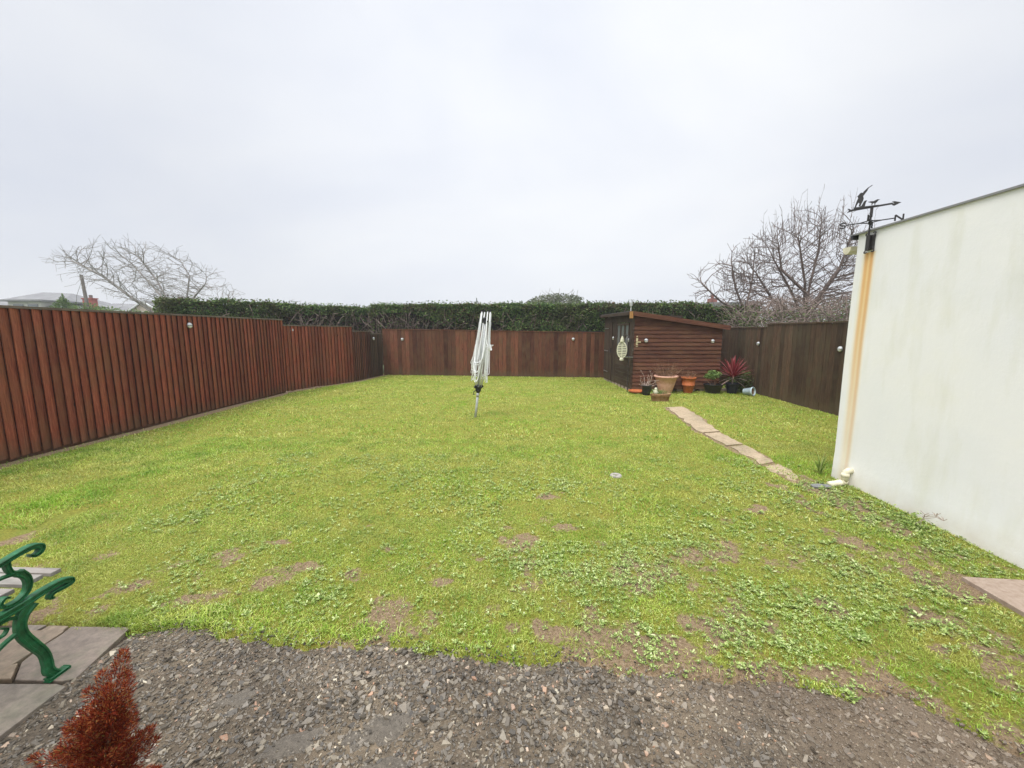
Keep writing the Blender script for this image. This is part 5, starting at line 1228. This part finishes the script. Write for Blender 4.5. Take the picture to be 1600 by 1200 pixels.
top = 3.35 + 1.2 * np.sqrt(np.clip(1 - (pts[:, 0] / 2.65) ** 2, 0, 1)) * np.sqrt(np.clip(1 - (pts[:, 1] / 2) ** 2, 0, 1)); pts = pts[(pts[:, 2] < top) & (fbm(pts[:, 0], pts[:, 2] + pts[:, 1] * .5, 2.5, 3, 3) > .38)]
v, f = leaves(pts, .15, 3, .5); npmesh('crown', v, f, leafmat('dull green leaves', [(0, (.07, .095, .045)), (1, (.17, .19, .10))], .6, .1), TD)

# ------------------------------------------------------------------ distance: houses, pole, conifers, hill
H1 = empty('distant_house', (0, 0, 0), 'grey slate hipped-roof house far beyond the left fence', 'house')
mb = MB(); mb.box((-56.8, 38, -.1), (-47.6, 46, 4.15)); mb.build('wall', M_housew, H1)
mb = MB(); e0 = [(-57.3, 37.5, 4.15), (-47.2, 37.5, 4.15), (-47.2, 46.5, 4.15), (-57.3, 46.5, 4.15), (-53.6, 42, 6.0), (-50.2, 42, 5.85)]
mb.add(e0, [(0, 1, 5, 4), (1, 2, 5), (2, 3, 4, 5), (3, 0, 4), (3, 2, 1, 0)]); mb.build('roof', M_slate, H1)
mb = MB(); mb.box((-51.3, 37.2, 3.2), (-47.9, 39.6, 4.62)); do = mb.build('dormer', M_housew, H1); mb = MB(); mb.box((-51.7, 36.9, 4.63), (-47.5, 41.5, 4.8)); mb.build('dormer_roof', M_slate, do)
for i in range(2):
    mb = MB(); x = -50.7 + i * 1.5; mb.box((x, 37.12, 3.5), (x + 1.0, 37.19, 4.35)); mb.build('window', M_glass, do)
H2 = empty('distant_house', (0, 0, 0), 'slate-roofed house with red brick chimney beyond the left fence', 'house')
mb = MB(); mb.box((-42, 36, -.1), (-36.5, 42, 3.3)); mb.build('wall', M_housew, H2)
mb = MB(); mb.add([(-42.4, 35.6, 3.3), (-36.2, 35.6, 3.3), (-36.2, 42.4, 3.3), (-42.4, 42.4, 3.3), (-42.4, 39, 4.55), (-37.6, 39, 4.42)], [(0, 1, 5, 4), (2, 3, 4, 5), (1, 2, 5), (3, 0, 4), (3, 2, 1, 0)]); rf = mb.build('roof', M_slate, H2)
mb = MB(); mb.box((-41.0, 35.0, 2.6), (-40.1, 35.5, 4.72)); mb.box((-41.06, 34.94, 4.66), (-40.04, 35.56, 4.76)); co = mb.build('chimney', M_chim, H2); mb = MB(); mb.tube([(-40.6, 35.4, 4.75), (-40.6, 35.4, 5.05)], .13, 8); mb.build('chimney_pot', M_pole, co)
H3 = empty('distant_house', (0, 0, 0), 'small gabled house with white bargeboards farthest left of the bare tree', 'house')
mb = MB(); mb.add([(-38.4, 36.5, -.1), (-35.0, 36.5, -.1), (-35.0, 36.5, 3.5), (-36.7, 36.5, 4.45), (-38.4, 36.5, 3.5), (-38.4, 44, -.1), (-35, 44, -.1), (-35, 44, 3.5), (-36.7, 44, 4.45), (-38.4, 44, 3.5)], [(0, 1, 2, 3, 4), (9, 8, 7, 6, 5), (0, 4, 9, 5), (1, 6, 7, 2), (2, 7, 8, 3), (3, 8, 9, 4)]); mb.build('wall', mat('beige render', col=(.45, .38, .30)), H3)
mb = MB(); mb.bar((-38.6, 36.4, 3.40), (-36.7, 36.4, 4.55), .12, .16, up=(0, 1, 0)); mb.bar((-36.7, 36.4, 4.55), (-34.8, 36.4, 3.40), .12, .16, up=(0, 1, 0)); mb.build('bargeboard', M_white, H3)
mb = MB(); mb.bar((-37.7, 40.4, 4.05), (-37.7, 36.5, 4.05), 2.3, .06, up=(-.5, 0, .86)); mb.bar((-35.7, 40.4, 4.05), (-35.7, 36.5, 4.05), 2.3, .06, up=(.5, 0, .86)); mb.build('roof', M_slate, H3)
H4 = empty('distant_house', (0, 0, 0), 'low flat-topped house with red chimney seen through the right bare trees', 'house')
mb = MB(); mb.box((14.9, 33, -.1), (18.2, 38, 3.7)); mb.build('wall', M_housew, H4); mb = MB(); mb.box((14.7, 32.7, 3.71), (18.4, 38.3, 4.05)); mb.build('roof', M_slate, H4)
mb = MB(); mb.box((14.95, 33.3, 3.9), (15.5, 33.9, 4.4)); mb.lathe([(.12, 4.4), (.14, 4.7), (.11, 4.72)], ctr=(15.22, 33.6, 0), n=8); mb.build('chimney', mat('hazed chimney brick', mottled([(.3, (.20, .075, .06)), (.7, (.30, .13, .11))], 3)), H4)  # distance haze is put into this duller brick colour
UP = empty('utility_pole', (-34.93, 30, 0), 'leaning wooden telegraph pole with wires beyond the left fence', 'utility pole')
mb = MB(); mb.tube([(.35, 0, 0), (0, 0, 6.1)], [.14, .10], 8); mb.build('pole', M_pole, UP)
mb = MB(); mb.tube([(0, 0, 5.9), (-.6, 3, 5.1), (-1.8, 6.45, 4.5)], .016, 4); mb.build('wire', M_pole, UP)
mb = MB(); mb.tube([(0, 0, 5.7), (-1.8, 1, 4.6), (-3.2, 2, 3.4)], .012, 4); mb.build('wire', M_pole, UP)
def bushy(name, base, rx, rz, z0, n, label, m, cat='tree', seed=1, cone=False, leaf=.16):
    T = empty(name, base, label, cat, 'evergreens beyond the left fence'); g = np.random.default_rng(seed); q = g.normal(0, 1, (n, 3)); q /= np.linalg.norm(q, axis=1, keepdims=True); q *= g.uniform(.5, 1.02, (n, 1)); q *= (.85 + .4 * vnoise(q[:, 0] * 2, q[:, 2] * 2, 1.3, seed))[:, None]
    if cone: q[:, :2] *= np.clip(1.05 - (q[:, 2:] + 1) / 2, .05, 1) * 1.5
    q = q * (rx, rx, rz) + (0, 0, z0); v, f = leaves(q, leaf, seed, .5); npmesh('crown', v, f, m, T); mb = MB(); mb.tube([(0, 0, 0), (0, 0, z0)], [.15, .1], 7); mb.build('trunk', M_bark, T)
for i, (x, y, rx, rz, z0, n, lab, cone) in enumerate([
        (-35.5, 29, 1.5, 1.6, 2.9, 2600, 'taller yellow-green conifer in front of the slate-roofed house', True),
        (-34.2, 29.5, 1.5, 1.1, 2.8, 2200, 'broad green bush left of the telegraph pole', False),
        (-32.3, 29.2, 1.4, 1.0, 2.65, 2200, 'broad green bush under the red chimney', False),
        (-30.6, 29.8, 1.3, .8, 2.6, 1500, 'low green bush right of the red chimney', False),
        (-35.0, 36, .9, 1.3, 3.1, 900, 'small dark bush left of the gabled house', True)]):
    bushy('evergreen_bush', (x, y, 0), rx, rz, z0, n, lab, M_farleaf, seed=20 + i, cone=cone)
bushy('conifer_tip', (-3.24, 25, 0), .5, .9, 2.85, 500, 'single conifer tip poking above the hedge behind the clothes airer', mat('dull conifer green', col=(.1, .13, .08)), seed=33, cone=True, leaf=.1)
# distant wooded hill
g = np.random.default_rng(5); xs = np.linspace(-330, 120, 90); rows = []
for j, (y, k) in enumerate(((150, 0), (165, .75), (185, 1), (230, .9), (300, 0))):
    hh = 10.8 * k * (.75 + .35 * fbm(xs, xs * 0, .012, 4, 3)) * np.clip((60 - xs) / 120, 0, 1) * (1 + .04 * g.normal(0, 1, len(xs))) - .2; rows.append(np.stack([xs, np.full_like(xs, y), hh], 1))
Vh = np.concatenate(rows); nx = len(xs); Fh = np.array([(j * nx + i, j * nx + i + 1, (j + 1) * nx + i + 1, (j + 1) * nx + i) for j in range(4) for i in range(nx - 1)])
tag(npmesh('hills', Vh, Fh, mat('hill woods', mottled([(.3, (.09, .10, .09)), (.7, (.17, .17, .15))], .15)), smooth=True), kind='structure')

# ------------------------------------------------------------------ haze
HAZE = True
if HAZE:
    m = bpy.data.materials.new('haze air'); m.use_nodes = True; t = m.node_tree; t.nodes.clear(); o_ = t.nodes.new('ShaderNodeOutputMaterial'); pv = t.nodes.new('ShaderNodeVolumePrincipled')
    pv.inputs['Color'].default_value = (.93, .95, .98, 1); pv.inputs['Density'].default_value = .0018; pv.inputs['Anisotropy'].default_value = .2; t.links.new(pv.outputs[0], o_.inputs['Volume'])
    mb = MB(); mb.box((-950, -350, -1.2), (950, 1550, 16)); tag(mb.build('haze', m), kind='stuff')
